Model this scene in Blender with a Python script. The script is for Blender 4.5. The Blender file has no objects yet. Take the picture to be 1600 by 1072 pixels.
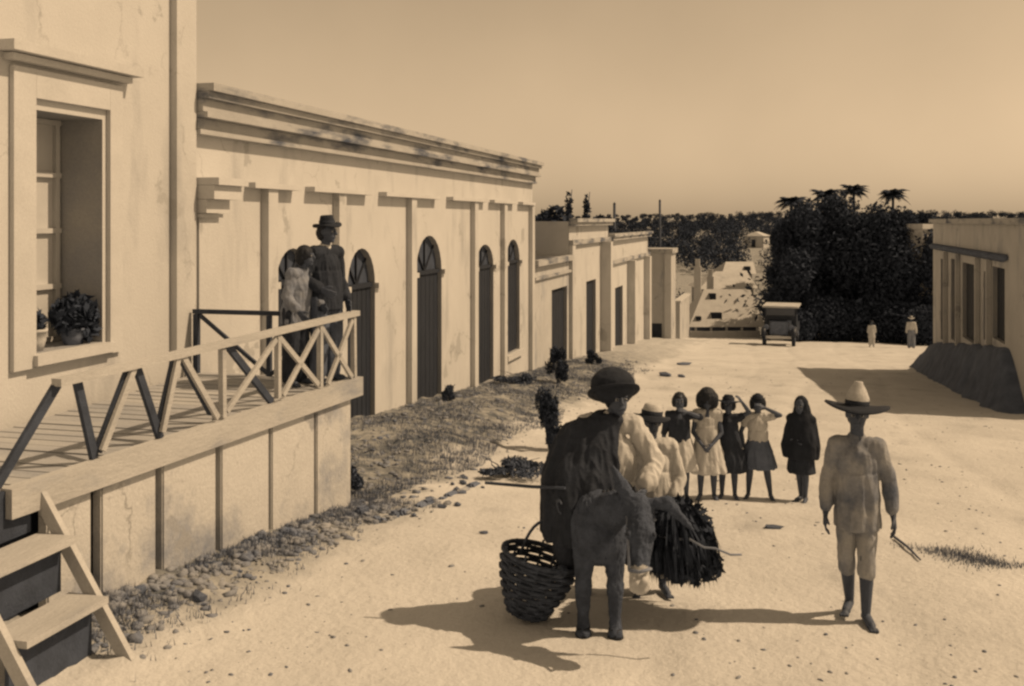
import bpy, bmesh, math, random
import numpy as np
from mathutils import Vector, Matrix, noise
random.seed(7); rng = np.random.default_rng(7)
R = math.radians
S = bpy.context.scene
COL = S.collection

# ------------------------------------------------------------------ camera
F = 1600.0                      # focal length in pixels of the 1600 px wide photograph
YAW = math.atan(425.0 / F)      # the street (+Y) runs to the right of the view axis
HOR = 345.0                     # row of the horizon
CAMZ = 3.0
cd = bpy.data.cameras.new('camera'); cam = bpy.data.objects.new('camera', cd); COL.objects.link(cam)
cam.location = (0, 0, CAMZ); cam.rotation_euler = (R(90), 0, YAW)
cd.sensor_width = 36.0; cd.lens = 36.0 * F / 1600.0; cd.shift_y = -(536.0 - HOR) / 1600.0
cd.clip_start = 0.1; cd.clip_end = 3000
S.camera = cam
S.render.engine = 'CYCLES'
S.cycles.pixel_filter_type = 'BLACKMAN_HARRIS'; S.cycles.filter_width = 2.5
S.cycles.max_bounces = 5; S.cycles.diffuse_bounces = 3; S.cycles.transparent_max_bounces = 8
S.cycles.use_denoising = True

# ------------------------------------------------------------------ world, sun, exposure
SUN_EL, SUN_AZ = R(48), R(74)   # azimuth clockwise from +Y (street direction)
TONE = (1.0, 0.722, 0.442)      # brown toning of the light
w = bpy.data.worlds.new('World'); S.world = w; w.use_nodes = True
nt = w.node_tree; nt.nodes.clear()
sky = nt.nodes.new('ShaderNodeTexSky'); sky.sky_type = 'NISHITA'; sky.sun_disc = False
sky.sun_elevation = SUN_EL; sky.sun_rotation = SUN_AZ; sky.dust_density = 0.6; sky.air_density = 1.6
bw = nt.nodes.new('ShaderNodeSeparateColor')     # one tone only, as on the old print
tn = nt.nodes.new('ShaderNodeMix'); tn.data_type = 'RGBA'; tn.blend_type = 'MULTIPLY'; tn.inputs['Factor'].default_value = 1
tn.inputs[7].default_value = (*TONE, 1)
bg = nt.nodes.new('ShaderNodeBackground'); bg.inputs['Strength'].default_value = 0.086
wo = nt.nodes.new('ShaderNodeOutputWorld')
nt.links.new(sky.outputs[0], bw.inputs[0]); nt.links.new(bw.outputs[1], tn.inputs[6])
wtc = nt.nodes.new('ShaderNodeTexCoord'); wn_ = nt.nodes.new('ShaderNodeTexNoise'); wn_.inputs['Scale'].default_value = 3.5; wn_.inputs['Detail'].default_value = 7
wmr = nt.nodes.new('ShaderNodeMapRange'); wmr.inputs[1].default_value = .3; wmr.inputs[2].default_value = .7; wmr.inputs[3].default_value = .92; wmr.inputs[4].default_value = 1.06
nt.links.new(wtc.outputs['Generated'], wn_.inputs['Vector']); nt.links.new(wn_.outputs['Fac'], wmr.inputs[0])      # thin high haze
wm2 = nt.nodes.new('ShaderNodeMix'); wm2.data_type = 'RGBA'; wm2.blend_type = 'MULTIPLY'; wm2.inputs['Factor'].default_value = 1
nt.links.new(tn.outputs[2], wm2.inputs[6]); nt.links.new(wmr.outputs[0], wm2.inputs[7]); nt.links.new(wm2.outputs[2], bg.inputs['Color']); nt.links.new(bg.outputs[0], wo.inputs[0])
sl = bpy.data.lights.new('sun', 'SUN'); sl.energy = 3.2; sl.angle = R(0.6); sl.color = TONE
so = bpy.data.objects.new('sun', sl); COL.objects.link(so)
SUNV = Vector((math.sin(SUN_AZ) * math.cos(SUN_EL), math.cos(SUN_AZ) * math.cos(SUN_EL), math.sin(SUN_EL)))
so.rotation_euler = SUNV.to_track_quat('Z', 'Y').to_euler(); so.location = SUNV * 60
vs = S.view_settings; vs.view_transform = 'Standard'; vs.look = 'None'; vs.exposure = 0.33; vs.gamma = 1.0
vs.use_curve_mapping = False

# ------------------------------------------------------------------ geometry of the place from picture rays
cy, sy = math.cos(YAW), math.sin(YAW)
def ray(px, py):
    a = (px - 800) / F; b = (HOR - py) / F
    return Vector((-sy + cy * a, cy + sy * a, b))
CAM = Vector((0, 0, CAMZ))
def onX(px, py, X):
    r = ray(px, py); return CAM + r * (X / r.x)
def onZ(px, py, Z):
    r = ray(px, py); return CAM + r * ((Z - CAMZ) / r.z)
def atD(px, py, d): return CAM + ray(px, py) * d
def sstep(a, b, x):
    t = max(0.0, min(1.0, (x - a) / (b - a))); return t * t * (3 - 2 * t)

def gprof(y):
    if y < 9: return 0.0
    if y < 55: return -0.075 * (y - 9) + 0.06 * (1 - sstep(9, 13, y)) * (y - 9) * 0.5
    if y < 100: return -3.45 - 0.085 * (y - 55)
    if y < 360: return -7.275 + (y - 100) * 0.044
    return -7.275 + 260 * 0.044
def gz(x, y):
    z = gprof(y)
    amp = 0.26 * (1 - sstep(7, 10, y)) + 0.05 + 0.26 * sstep(10.5, 15, y)
    if y < 60: z += amp * sstep(-3.7, -5.7, x) * (1 - sstep(50, 60, y))
    if y > 58:     # side slopes far away
        z += 0.05 * max(0, abs(x - 3) - 12) * sstep(58, 90, y) * (1 - sstep(150, 350, y))
    return z
def gzn(x, y):
    z = gz(x, y)
    n = noise.noise(Vector((x * .5, y * .5, 0))) * 0.035 + noise.noise(Vector((x * 1.9, y * 1.6, 3))) * 0.018 + noise.noise(Vector((x * 5.2, y * 4.6, 8))) * 0.008
    rough = sstep(-3.4, -4.4, x) * 0.05
    n += rough * noise.noise(Vector((x * 4.1, y * 3.7, 9))) + rough * .6 * noise.noise(Vector((x * 9, y * 8, 5)))
    rut = 0.0
    for cx in (-1.2, 0.5, 2.6): rut -= 0.034 * math.exp(-((x - cx - .35 * math.sin(y * .22)) / .15) ** 2) * (.6 + .6 * noise.noise(Vector((cx * 5, y * .7, 1))))
    return z + n + rut
def onG(px, py):        # where a picture ray meets the ground
    r = ray(px, py); t = 2.0
    while t < 500:
        p = CAM + r * t
        if p.z < gz(p.x, p.y): break
        t += 0.02
    p = CAM + r * t
    p.z = gzn(p.x, p.y); return p

# ------------------------------------------------------------------ materials
MATS = {}
def mat(name, c1, c2=None, scale=3.0, rough=0.85, bump=0.0, bscale=40.0, stretch=(1, 1, 1), stain=None, stain_scale=1.2,
        stain_lo=.55, stain_hi=.72, stain_stretch=(1, 1, 1), metal=0.0, grain=0.0, spec=0.25, crack=0.0, peel=None, bdist=.02):
    if name in MATS: return MATS[name]
    m = bpy.data.materials.new(name); m.use_nodes = True; t = m.node_tree; N = t.nodes; L = t.links
    b = N['Principled BSDF']; b.inputs['Roughness'].default_value = rough; b.inputs['Metallic'].default_value = metal
    b.inputs['Specular IOR Level'].default_value = spec
    def c3(c):          # dark things are neutral to bluish, pale things plain: the print's own colouring
        L_ = c if isinstance(c, (int, float)) else sum(c) / 3
        k = 1 - sstep(.05, .36, L_)
        return (L_ * (1 - .17 * k), L_ * (1 + .06 * k), L_ * (1 + .62 * k), 1)
    c2 = c1 if c2 is None else c2
    tc = N.new('ShaderNodeTexCoord')
    def noi(sc, st, det=5):
        mp = N.new('ShaderNodeMapping'); mp.inputs['Scale'].default_value = st; L.new(tc.outputs['Object'], mp.inputs[0])
        n = N.new('ShaderNodeTexNoise'); n.inputs['Scale'].default_value = sc; n.inputs['Detail'].default_value = det
        n.inputs['Roughness'].default_value = .6
        L.new(mp.outputs[0], n.inputs['Vector']); return n
    n1 = noi(scale, stretch)
    rp = N.new('ShaderNodeValToRGB'); rp.color_ramp.elements[0].position = .32; rp.color_ramp.elements[1].position = .68
    rp.color_ramp.elements[0].color = c3(c1); rp.color_ramp.elements[1].color = c3(c2)
    L.new(n1.outputs['Fac'], rp.inputs[0]); out = rp.outputs[0]
    if stain is not None:
        n2 = noi(stain_scale, stain_stretch, 8)
        r2 = N.new('ShaderNodeValToRGB'); r2.color_ramp.elements[0].position = stain_lo; r2.color_ramp.elements[1].position = stain_hi
        L.new(n2.outputs['Fac'], r2.inputs[0])
        mx = N.new('ShaderNodeMix'); mx.data_type = 'RGBA'; L.new(r2.outputs[0], mx.inputs['Factor'])
        L.new(out, mx.inputs[6]); mx.inputs[7].default_value = c3(stain); out = mx.outputs[2]
    if peel is not None:       # patches where the limewash has come off
        n6 = noi(.9, (1, 1, 1), 10); r6 = N.new('ShaderNodeValToRGB'); r6.color_ramp.elements[0].position = .615; r6.color_ramp.elements[1].position = .635
        L.new(n6.outputs['Fac'], r6.inputs[0]); mp6 = N.new('ShaderNodeMix'); mp6.data_type = 'RGBA'; L.new(r6.outputs[0], mp6.inputs['Factor']); L.new(out, mp6.inputs[6]); mp6.inputs[7].default_value = c3(peel); out = mp6.outputs[2]
    if crack > 0:
        nd = noi(2.2, (1, 1, 1), 6); va = N.new('ShaderNodeVectorMath'); va.operation = 'MULTIPLY_ADD'; va.inputs[1].default_value = (.5, .5, .5)
        L.new(nd.outputs['Color'], va.inputs[0]); L.new(tc.outputs['Object'], va.inputs[2])
        vo = N.new('ShaderNodeTexVoronoi'); vo.feature = 'DISTANCE_TO_EDGE'; vo.inputs['Scale'].default_value = .8; L.new(va.outputs[0], vo.inputs['Vector'])
        r7 = N.new('ShaderNodeValToRGB'); r7.color_ramp.elements[0].position = .002; r7.color_ramp.elements[1].position = .009; r7.color_ramp.elements[0].color = (1, 1, 1, 1); r7.color_ramp.elements[1].color = (0, 0, 0, 1)
        L.new(vo.outputs['Distance'], r7.inputs[0]); n8 = noi(.7, (1, 1, 1), 2); r8 = N.new('ShaderNodeValToRGB'); r8.color_ramp.elements[0].position = .5; r8.color_ramp.elements[1].position = .62; L.new(n8.outputs['Fac'], r8.inputs[0])
        mm = N.new('ShaderNodeMath'); mm.operation = 'MULTIPLY'; L.new(r7.outputs[0], mm.inputs[0]); L.new(r8.outputs[0], mm.inputs[1]); mm3 = N.new('ShaderNodeMath'); mm3.operation = 'MULTIPLY'; mm3.inputs[1].default_value = crack; L.new(mm.outputs[0], mm3.inputs[0])
        mc = N.new('ShaderNodeMix'); mc.data_type = 'RGBA'; L.new(mm3.outputs[0], mc.inputs['Factor']); L.new(out, mc.inputs[6]); mc.inputs[7].default_value = (.12, .12, .12, 1); out = mc.outputs[2]
    if grain > 0:
        n4 = noi(55, (1, 1, 1), 3); r4 = N.new('ShaderNodeMapRange'); r4.inputs[1].default_value = .3; r4.inputs[2].default_value = .7
        r4.inputs[3].default_value = 1 - grain; r4.inputs[4].default_value = 1 + grain; L.new(n4.outputs['Fac'], r4.inputs[0])
        mg = N.new('ShaderNodeMix'); mg.data_type = 'RGBA'; mg.blend_type = 'MULTIPLY'; mg.inputs['Factor'].default_value = 1
        L.new(out, mg.inputs[6]); L.new(r4.outputs[0], mg.inputs[7]); out = mg.outputs[2]
    L.new(out, b.inputs['Base Color'])
    if bump > 0:
        n3 = noi(bscale, stretch, 6); bp = N.new('ShaderNodeBump'); bp.inputs['Strength'].default_value = bump
        bp.inputs['Distance'].default_value = bdist
        L.new(n3.outputs['Fac'], bp.inputs['Height']); L.new(bp.outputs[0], b.inputs['Normal'])
    MATS[name] = m; return m
M_ground = mat('dusty_road', .56, .46, .7, .95, .6, 12, stain=.32, stain_scale=.9, stain_lo=.56, stain_hi=.78, stain_stretch=(1.6, .7, 1), grain=.09, bdist=.04)
M_wall = mat('limewash', .53, .47, .8, .9, .25, 30, stain=.31, stain_scale=1.6, stain_lo=.54, stain_hi=.8, stain_stretch=(1, 1, .3), grain=.06, crack=.4, peel=.37)
M_wall2 = mat('limewash_old', .48, .41, 1.2, .9, .3, 30, stain=.24, stain_scale=1.5, stain_lo=.54, stain_hi=.75, stain_stretch=(1, 1, .4), grain=.07, crack=.4, peel=.31)
M_corn = mat('cornice_plaster', .42, .35, 1.5, .9, .3, 30, stain=.075, stain_scale=2.4, stain_lo=.48, stain_hi=.66, stain_stretch=(1, .35, 1.5), grain=.08)
M_panel = mat('panel_plaster', .51, .44, 1.6, .9, .4, 26, stain=.2, stain_scale=1.7, stain_lo=.5, stain_hi=.74, grain=.1, crack=.6, peel=.3)
M_trim = mat('trim_plaster', .53, .47, 2, .9, .2, 30, grain=.06)
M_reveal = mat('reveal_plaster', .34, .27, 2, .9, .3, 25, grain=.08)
M_door = mat('dark_door_wood', .018, .03, 4, .7, .4, 30, stretch=(1, 6, .6))
M_fan = mat('fanlight_wood', .045, .07, 5, .7, .3, 30)
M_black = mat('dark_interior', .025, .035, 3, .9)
M_wood = mat('pale_weathered_wood', .45, .36, 3, .8, .4, 40, stretch=(1, .25, 1), stain=.26, stain_scale=3, stain_lo=.56, stain_hi=.75, stain_stretch=(1, .3, 1), grain=.08)
M_wood2 = mat('plank_deck_wood', .40, .28, 3, .85, .4, 40, stretch=(.25, 1, 1), grain=.1)
M_dwood = mat('dark_wood', (.035, .037, .042), (.06, .062, .066), 5, .7, .4, 40)  # dark timber; on the stairs its colour stands for shade under the treads
M_glass = mat('window_glass', (.05, .055, .06), (.07, .075, .08), 2, .15, spec=.5)
M_cas = mat('casement_paint', .5, .44, 3, .7, .15, 40)
M_stone = mat('rubble_stone', .34, .2, 9, .95, .6, 30, grain=.15)
M_bank = mat('shadow_dark_earth', .13, .075, 2.5, .95, .6, 20, grain=.15)  # earth toned dark so the bank merges with the building's shadow
M_rub = mat('dirt_clod', .12, .3, 3, .95, .5, 30, grain=.15)
M_dstone = mat('dark_rubble_stone', .09, .17, 9, .95, .6, 30)
M_leaf = mat('dark_leaf', .035, .062, 6, .85, spec=.05)
M_leaf2 = mat('wood_leaf', .034, .058, .25, .9, spec=.05)
M_leaf3 = mat('shrub_leaf', (.05, .06, .06), (.1, .11, .105), 6, .8, spec=.15)
M_bark = mat('bark', (.05, .05, .05), (.09, .088, .085), 8, .9, .6, 25)
M_grass = mat('dry_grass', .10, .22, 2.5, .9, spec=.1)
M_skin = mat('brown_skin', .055, .08, 6, .6, .1, 60, spec=.3)
M_hair = mat('black_hair', (.012, .013, .015), (.022, .023, .026), 30, .55, .6, 90, stretch=(1, 1, .3))
M_white = mat('white_cotton', .52, .44, 7, .9, .35, 26, grain=.05)
M_cream = mat('cream_cotton', .42, .33, 6, .9, .4, 24, stain=.2, stain_scale=4, stain_lo=.52, stain_hi=.75, grain=.06)
M_greyc = mat('grey_cloth', .16, .25, 7, .9, .4, 26, grain=.08)
M_dark = mat('dark_cloth', .022, .036, 7, .9, .4, 26, grain=.1)
M_black_c = mat('black_shawl', (.014, .015, .018), (.024, .025, .028), 7, .95, .4, 26)
M_slate = mat('slate_cloth', (.085, .093, .098), (.13, .138, .14), 7, .9, .4, 26, grain=.08)
M_work = mat('shaded_work_cotton', .34, .25, 5, .9, .4, 24, stain=.09, stain_scale=2.6, stain_lo=.46, stain_hi=.66, grain=.08)  # deeper tone and dark blotches put the man's shaded side into the cloth
M_straw = mat('straw', .52, .42, 14, .85, .5, 60, grain=.1)
M_dstraw = mat('dark_felt', (.016, .017, .02), (.026, .027, .03), 14, .9, .3, 60)
M_wick = mat('wicker', .035, .085, 12, .85, .5, 60, grain=.2)
M_fod = mat('brushwood', (.022, .025, .027), (.055, .057, .057), 8, .9, spec=.1)
M_fur = mat('donkey_coat', .045, .085, 9, .9, .5, 70)
M_muz = mat('pale_muzzle', .46, .36, 9, .9, .3, 70)
M_eye = mat('eye_white', .3, .26, 5, .4)
M_truck = mat('truck_paint', (.02, .022, .025), (.035, .037, .04), 4, .5, .1, 30)
M_tyre = mat('tyre_rubber', (.02, .02, .022), (.03, .03, .03), 8, .9)
M_roofp = mat('pale_thatch', .50, .42, 2, .95, .5, 30, stretch=(1, 1, .3), stain=.3, stain_scale=1, stain_lo=.58, stain_hi=.75)
M_tile = mat('clay_tile', (.10, .10, .10), (.17, .165, .16), 5, .9, .3, 30)
M_rope = mat('rope', (.16, .15, .14), (.25, .23, .2), 20, .95)

# ------------------------------------------------------------------ mesh building
class MB:
    def __init__(s): s.v = []; s.f = []; s.m = []
    def add(s, vs_, fs, mi=0):
        k = len(s.v); s.v += [tuple(v) for v in vs_]; s.f += [tuple(i + k for i in f) for f in fs]; s.m += [mi] * len(fs); return s
    def box(s, a, b, mi=0):
        x0, y0, z0 = a; x1, y1, z1 = b
        return s.add([(x0, y0, z0), (x1, y0, z0), (x1, y1, z0), (x0, y1, z0), (x0, y0, z1), (x1, y0, z1), (x1, y1, z1), (x0, y1, z1)],
                     [(3, 2, 1, 0), (4, 5, 6, 7), (0, 1, 5, 4), (1, 2, 6, 5), (2, 3, 7, 6), (3, 0, 4, 7)], mi)
    def hexa(s, c8, mi=0):
        return s.add(c8, [(3, 2, 1, 0), (4, 5, 6, 7), (0, 1, 5, 4), (1, 2, 6, 5), (2, 3, 7, 6), (3, 0, 4, 7)], mi)
    def bar(s, p, q, wd, ht, side=None, mi=0):       # rectangular bar p->q, width along `side`
        p = Vector(p); q = Vector(q); d = (q - p).normalized()
        sd = Vector(side) if side is not None else Vector((1, 0, 0))
        sd = (sd - d * sd.dot(d))
        if sd.length < 1e-5: sd = Vector((0, 1, 0)) - d * d.y
        sd.normalize(); up = d.cross(sd).normalized()
        a = sd * wd / 2; b = up * ht / 2
        return s.hexa([p - a - b, p + a - b, p + a + b, p - a + b, q - a - b, q + a - b, q + a + b, q - a + b], mi)
    def quad(s, a, b, c, d, mi=0): return s.add([a, b, c, d], [(0, 1, 2, 3)], mi)
    def tube(s, pts, rad, n=8, mi=0, caps=True):
        pts = [Vector(p) for p in pts]; rr = rad if isinstance(rad, (list, tuple)) else [rad] * len(pts)
        rings = []; prev = None
        for i, p in enumerate(pts):
            d = (pts[min(i + 1, len(pts) - 1)] - pts[max(i - 1, 0)]).normalized()
            a = prev if prev is not None else (Vector((0, 0, 1)) if abs(d.z) < .9 else Vector((1, 0, 0)))
            a = (a - d * a.dot(d)).normalized(); prev = a; b = d.cross(a)
            rings.append([p + (a * math.cos(t) + b * math.sin(t)) * rr[i] for t in [2 * math.pi * k / n for k in range(n)]])
        vs_ = [v for r in rings for v in r]; fs = []
        for i in range(len(pts) - 1):
            for k in range(n): fs.append((i * n + k, i * n + (k + 1) % n, (i + 1) * n + (k + 1) % n, (i + 1) * n + k))
        if caps: fs.append(tuple(range(n - 1, -1, -1))); fs.append(tuple((len(pts) - 1) * n + k for k in range(n)))
        return s.add(vs_, fs, mi)
    def ell(s, c, r, n=14, m=9, mi=0, rot=None):
        c = Vector(c); vs_ = []; fs = []
        M = rot if rot is not None else Matrix.Identity(3)
        vs_.append(c + M @ Vector((0, 0, -r[2])))
        for j in range(1, m):
            ph = -math.pi / 2 + math.pi * j / m
            for k in range(n):
                t = 2 * math.pi * k / n
                vs_.append(c + M @ Vector((r[0] * math.cos(ph) * math.cos(t), r[1] * math.cos(ph) * math.sin(t), r[2] * math.sin(ph))))
        vs_.append(c + M @ Vector((0, 0, r[2]))); top = len(vs_) - 1
        for k in range(n):
            fs.append((0, 1 + (k + 1) % n, 1 + k)); fs.append((top, top - n + k, top - n + (k + 1) % n))
        for j in range(m - 2):
            for k in range(n):
                fs.append((1 + j * n + k, 1 + j * n + (k + 1) % n, 1 + (j + 1) * n + (k + 1) % n, 1 + (j + 1) * n + k))
        return s.add(vs_, fs, mi)
    def cap(s, p, q, r1, r2, n=10):
        p = Vector(p); q = Vector(q); d = (q - p); l = d.length
        if l < 1e-6: return s.ell(p, (r1, r1, r1))
        d /= l; pts = []; rr = []
        for t in (-85, -55, -25): pts.append(p + d * r1 * math.sin(R(t))); rr.append(r1 * math.cos(R(t)))
        for t in (0, .33, .66, 1): pts.append(p + d * l * t); rr.append(r1 + (r2 - r1) * t)
        for t in (25, 55, 85): pts.append(q + d * r2 * math.sin(R(t))); rr.append(r2 * math.cos(R(t)))
        return s.tube(pts, rr, n)
    def rings(s, rs, n=40, folds=0, amp=0.0, ph=0.0, mi=0):    # rs: (cx,cy,z,rx,ry,foldscale)
        vs_ = []; fs = []
        for r in rs:
            cx, cy_, z, rx, ry = r[:5]; fa = r[5] if len(r) > 5 else 1.0
            for k in range(n):
                t = 2 * math.pi * k / n
                g = 1 + amp * fa * (math.sin(folds * t + ph) + .5 * math.sin(folds * 1.7 * t + ph * 2.3)) if folds else 1
                vs_.append((cx + rx * g * math.cos(t), cy_ + ry * g * math.sin(t), z))
        for i in range(len(rs) - 1):
            for k in range(n): fs.append((i * n + k, i * n + (k + 1) % n, (i + 1) * n + (k + 1) % n, (i + 1) * n + k))
        if rs[0][2] > rs[-1][2]: fs = [f[::-1] for f in fs]
        a = tuple(range(n)); b = tuple((len(rs) - 1) * n + k for k in range(n))
        if rs[0][2] > rs[-1][2]: fs += [a, b[::-1]]
        else: fs += [a[::-1], b]
        return s.add(vs_, fs, mi)
    def mesh(s, origin=(0, 0, 0)):
        o = Vector(origin); me = bpy.data.meshes.new('m')
        me.from_pydata([(v[0] - o.x, v[1] - o.y, v[2] - o.z) for v in s.v], [], s.f); return me
    def build(s, name, mats, parent=None, smooth=False, origin=None):
        o0 = org(parent) if origin is None else Vector(origin)
        me = s.mesh(o0); mats = mats if isinstance(mats, (list, tuple)) else [mats]
        for mm in mats: me.materials.append(mm)
        if len(mats) > 1: me.polygons.foreach_set('material_index', s.m)
        if smooth: me.polygons.foreach_set('use_smooth', [True] * len(me.polygons))
        me.update(); return link(name, me, parent)
ORG = {}
def org(o): return ORG.get(o.name, Vector((0, 0, 0))) if o is not None else Vector((0, 0, 0))
def link(name, me, parent=None):
    ob = bpy.data.objects.new(name, me); COL.objects.link(ob)
    if parent is not None: ob.parent = parent; ORG[ob.name] = org(parent)
    return ob
def tag(o, label=None, cat=None, group=None, kind=None):
    if label: o['label'] = label
    if cat: o['category'] = cat
    if group: o['group'] = group
    if kind: o['kind'] = kind
    return o
def thing(name, loc, label, cat, group=None, rz=0.0):      # Empty at the base; parts are written in world space unless rz is set
    o = bpy.data.objects.new(name, None); COL.objects.link(o); o.location = loc; o.empty_display_size = .2
    o.rotation_euler = (0, 0, rz); tag(o, label, cat, group); ORG[o.name] = Vector(loc); return o
def lthing(*a, **k):                                        # parts written in the thing's own space
    o = thing(*a, **k); ORG[o.name] = Vector((0, 0, 0)); return o
def box(name, a, b, m, parent): return MB().box(a, b).build(name, m, parent)
def remesh(mb, voxel, name, mats, parent, smooth=4, wr=0.0, wscale=9.0, wstretch=(1, 1, 1), seed=0):
    me = mb.mesh(); ob = bpy.data.objects.new('tmp', me); COL.objects.link(ob)
    md = ob.modifiers.new('r', 'REMESH'); md.mode = 'VOXEL'; md.voxel_size = voxel; md.use_smooth_shade = True
    if smooth: ms = ob.modifiers.new('s', 'SMOOTH'); ms.factor = .5; ms.iterations = smooth
    dg = bpy.context.evaluated_depsgraph_get(); me2 = bpy.data.meshes.new_from_object(ob.evaluated_get(dg))
    bpy.data.objects.remove(ob); bpy.data.meshes.remove(me)
    if wr > 0:
        n = len(me2.vertices); nr = [v.normal.copy() for v in me2.vertices]
        for i, v in enumerate(me2.vertices):
            c = v.co; q = Vector((c.x * wscale * wstretch[0] + seed, c.y * wscale * wstretch[1], c.z * wscale * wstretch[2]))
            v.co = c + nr[i] * wr * (1.0 - 2.4 * abs(noise.noise(q)) + .9 * (.5 - 2 * abs(noise.noise(q * 2.1 + Vector((3, 1, 7))))))
    for mm in (mats if isinstance(mats, (list, tuple)) else [mats]): me2.materials.append(mm)
    me2.polygons.foreach_set('use_smooth', [True] * len(me2.polygons)); me2.update()
    return link(name, me2, parent)
def np_mesh(name, V, Fc, m, parent=None):
    me = bpy.data.meshes.new(name); V = np.asarray(V, dtype=np.float32); Fc = np.asarray(Fc, dtype=np.int32); k = Fc.shape[1]
    me.vertices.add(len(V)); me.vertices.foreach_set('co', V.ravel()); me.loops.add(Fc.size); me.loops.foreach_set('vertex_index', Fc.ravel())
    me.polygons.add(len(Fc)); me.polygons.foreach_set('loop_start', np.arange(0, Fc.size, k, dtype=np.int32))
    me.update(calc_edges=True); me.validate(); me.materials.append(m); return link(name, me, parent)

# ------------------------------------------------------------------ ground
def spaced(a, b, fine0, fine1, st, grow):
    xs = list(np.arange(fine0, fine1 + 1e-6, st)); s = st
    while xs[-1] < b: s *= grow; xs.append(xs[-1] + s)
    s = st
    while xs[0] > a: s *= grow; xs.insert(0, xs[0] - s)
    return xs
xs = spaced(-600, 600, -6.9, 6.5, .11, 1.16); ys = spaced(-60, 700, 4.5, 24, .12, 1.05)
V = [(x, y, gzn(x, y)) for y in ys for x in xs]; nx = len(xs)
Fc = [(j * nx + i, j * nx + i + 1, (j + 1) * nx + i + 1, (j + 1) * nx + i) for j in range(len(ys) - 1) for i in range(nx - 1)]
g = np_mesh('ground', V, Fc, M_ground); tag(g, kind='structure')
def verge(x, y):
    n_ = noise.noise(Vector((x * .8, y * .6, 11))) * .7 + noise.noise(Vector((x * 2.6, y * 2.2, 4))) * .4
    a = sstep(-3.9, -4.7, x + n_ * .8) * sstep(9.6, 10.6, y) * (1 - sstep(26, 44, y) * .6)
    wx = -4.95 + (y - 6.16) * .109          # line of the porch wall
    b_ = (1 - sstep(.15, 1.0, abs(x - wx) + n_ * .45)) * sstep(5.6, 6.2, y) * (1 - sstep(10.2, 11, y))
    c_ = math.exp(-((x - 3.9) / .55) ** 2 - ((y - 8.4) / .35) ** 2) * .8
    return max(a, b_, c_ * (.6 + n_))
at_ = g.data.attributes.new('verge', 'FLOAT', 'POINT'); at_.data.foreach_set('value', [verge(v[0], v[1]) if -9 < v[0] < 7 and 3 < v[1] < 60 else (.75 if v[1] > 70 else 0) for v in V])
t_ = M_ground.node_tree; bs_ = t_.nodes['Principled BSDF']; an = t_.nodes.new('ShaderNodeAttribute'); an.attribute_name = 'verge'
n5 = t_.nodes.new('ShaderNodeTexNoise'); n5.inputs['Scale'].default_value = 5; n5.inputs['Detail'].default_value = 8; tc5 = t_.nodes.new('ShaderNodeTexCoord'); t_.links.new(tc5.outputs['Object'], n5.inputs['Vector'])
r5 = t_.nodes.new('ShaderNodeValToRGB'); r5.color_ramp.elements[0].position = .36; r5.color_ramp.elements[1].position = .66; r5.color_ramp.elements[0].color = (.085, .095, .11, 1); r5.color_ramp.elements[1].color = (.30, .30, .29, 1)
t_.links.new(n5.outputs['Fac'], r5.inputs[0]); m5 = t_.nodes.new('ShaderNodeMix'); m5.data_type = 'RGBA'
old = bs_.inputs['Base Color'].links[0].from_socket; t_.links.new(an.outputs['Fac'], m5.inputs['Factor']); t_.links.new(old, m5.inputs[6]); t_.links.new(r5.outputs[0], m5.inputs[7]); t_.links.new(m5.outputs[2], bs_.inputs['Base Color'])
g.data.polygons.foreach_set('use_smooth', [True] * len(Fc))

# ------------------------------------------------------------------ facades (walls in a plane X = const)
XW = -6.6
def facade(root, X, sgn, y0, y1, z0, z1, ops, m, rev=.35, m_rev=None, name='wall'):
    """front face with openings (ya, yb, za, zspring, ztop); ztop > zspring gives an arch; reveals go back from the face"""
    mb = MB(); ops = sorted(ops); cur = y0
    def q(a, b, c, d, mi=0):
        if sgn > 0: mb.quad(a, b, c, d, mi)
        else: mb.quad(d, c, b, a, mi)
    Xb = X - sgn * rev
    for (ya, yb, za, zs, zt) in ops:
        q((X, cur, z0), (X, ya, z0), (X, ya, z1), (X, cur, z1))
        q((X, ya, z0), (X, yb, z0), (X, yb, za), (X, ya, za))
        if zt > zs + .01:
            n = 12; P = [((ya + yb) / 2 - (yb - ya) / 2 * math.cos(math.pi * k / n), zs + (zt - zs) * math.sin(math.pi * k / n)) for k in range(n + 1)]
        else: P = [(ya, zs), (yb, zs)]
        for (a, b) in zip(P[:-1], P[1:]):
            q((X, a[0], a[1]), (X, b[0], b[1]), (X, b[0], z1), (X, a[0], z1))
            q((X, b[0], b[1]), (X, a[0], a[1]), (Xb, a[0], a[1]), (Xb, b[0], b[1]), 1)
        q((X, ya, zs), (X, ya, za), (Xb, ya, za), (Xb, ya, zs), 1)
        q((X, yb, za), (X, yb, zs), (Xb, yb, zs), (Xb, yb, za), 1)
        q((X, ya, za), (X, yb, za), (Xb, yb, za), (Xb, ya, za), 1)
        cur = yb
    q((X, cur, z0), (X, y1, z0), (X, y1, z1), (X, cur, z1))
    return mb.build(name, [m, m_rev or m], root)
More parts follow.
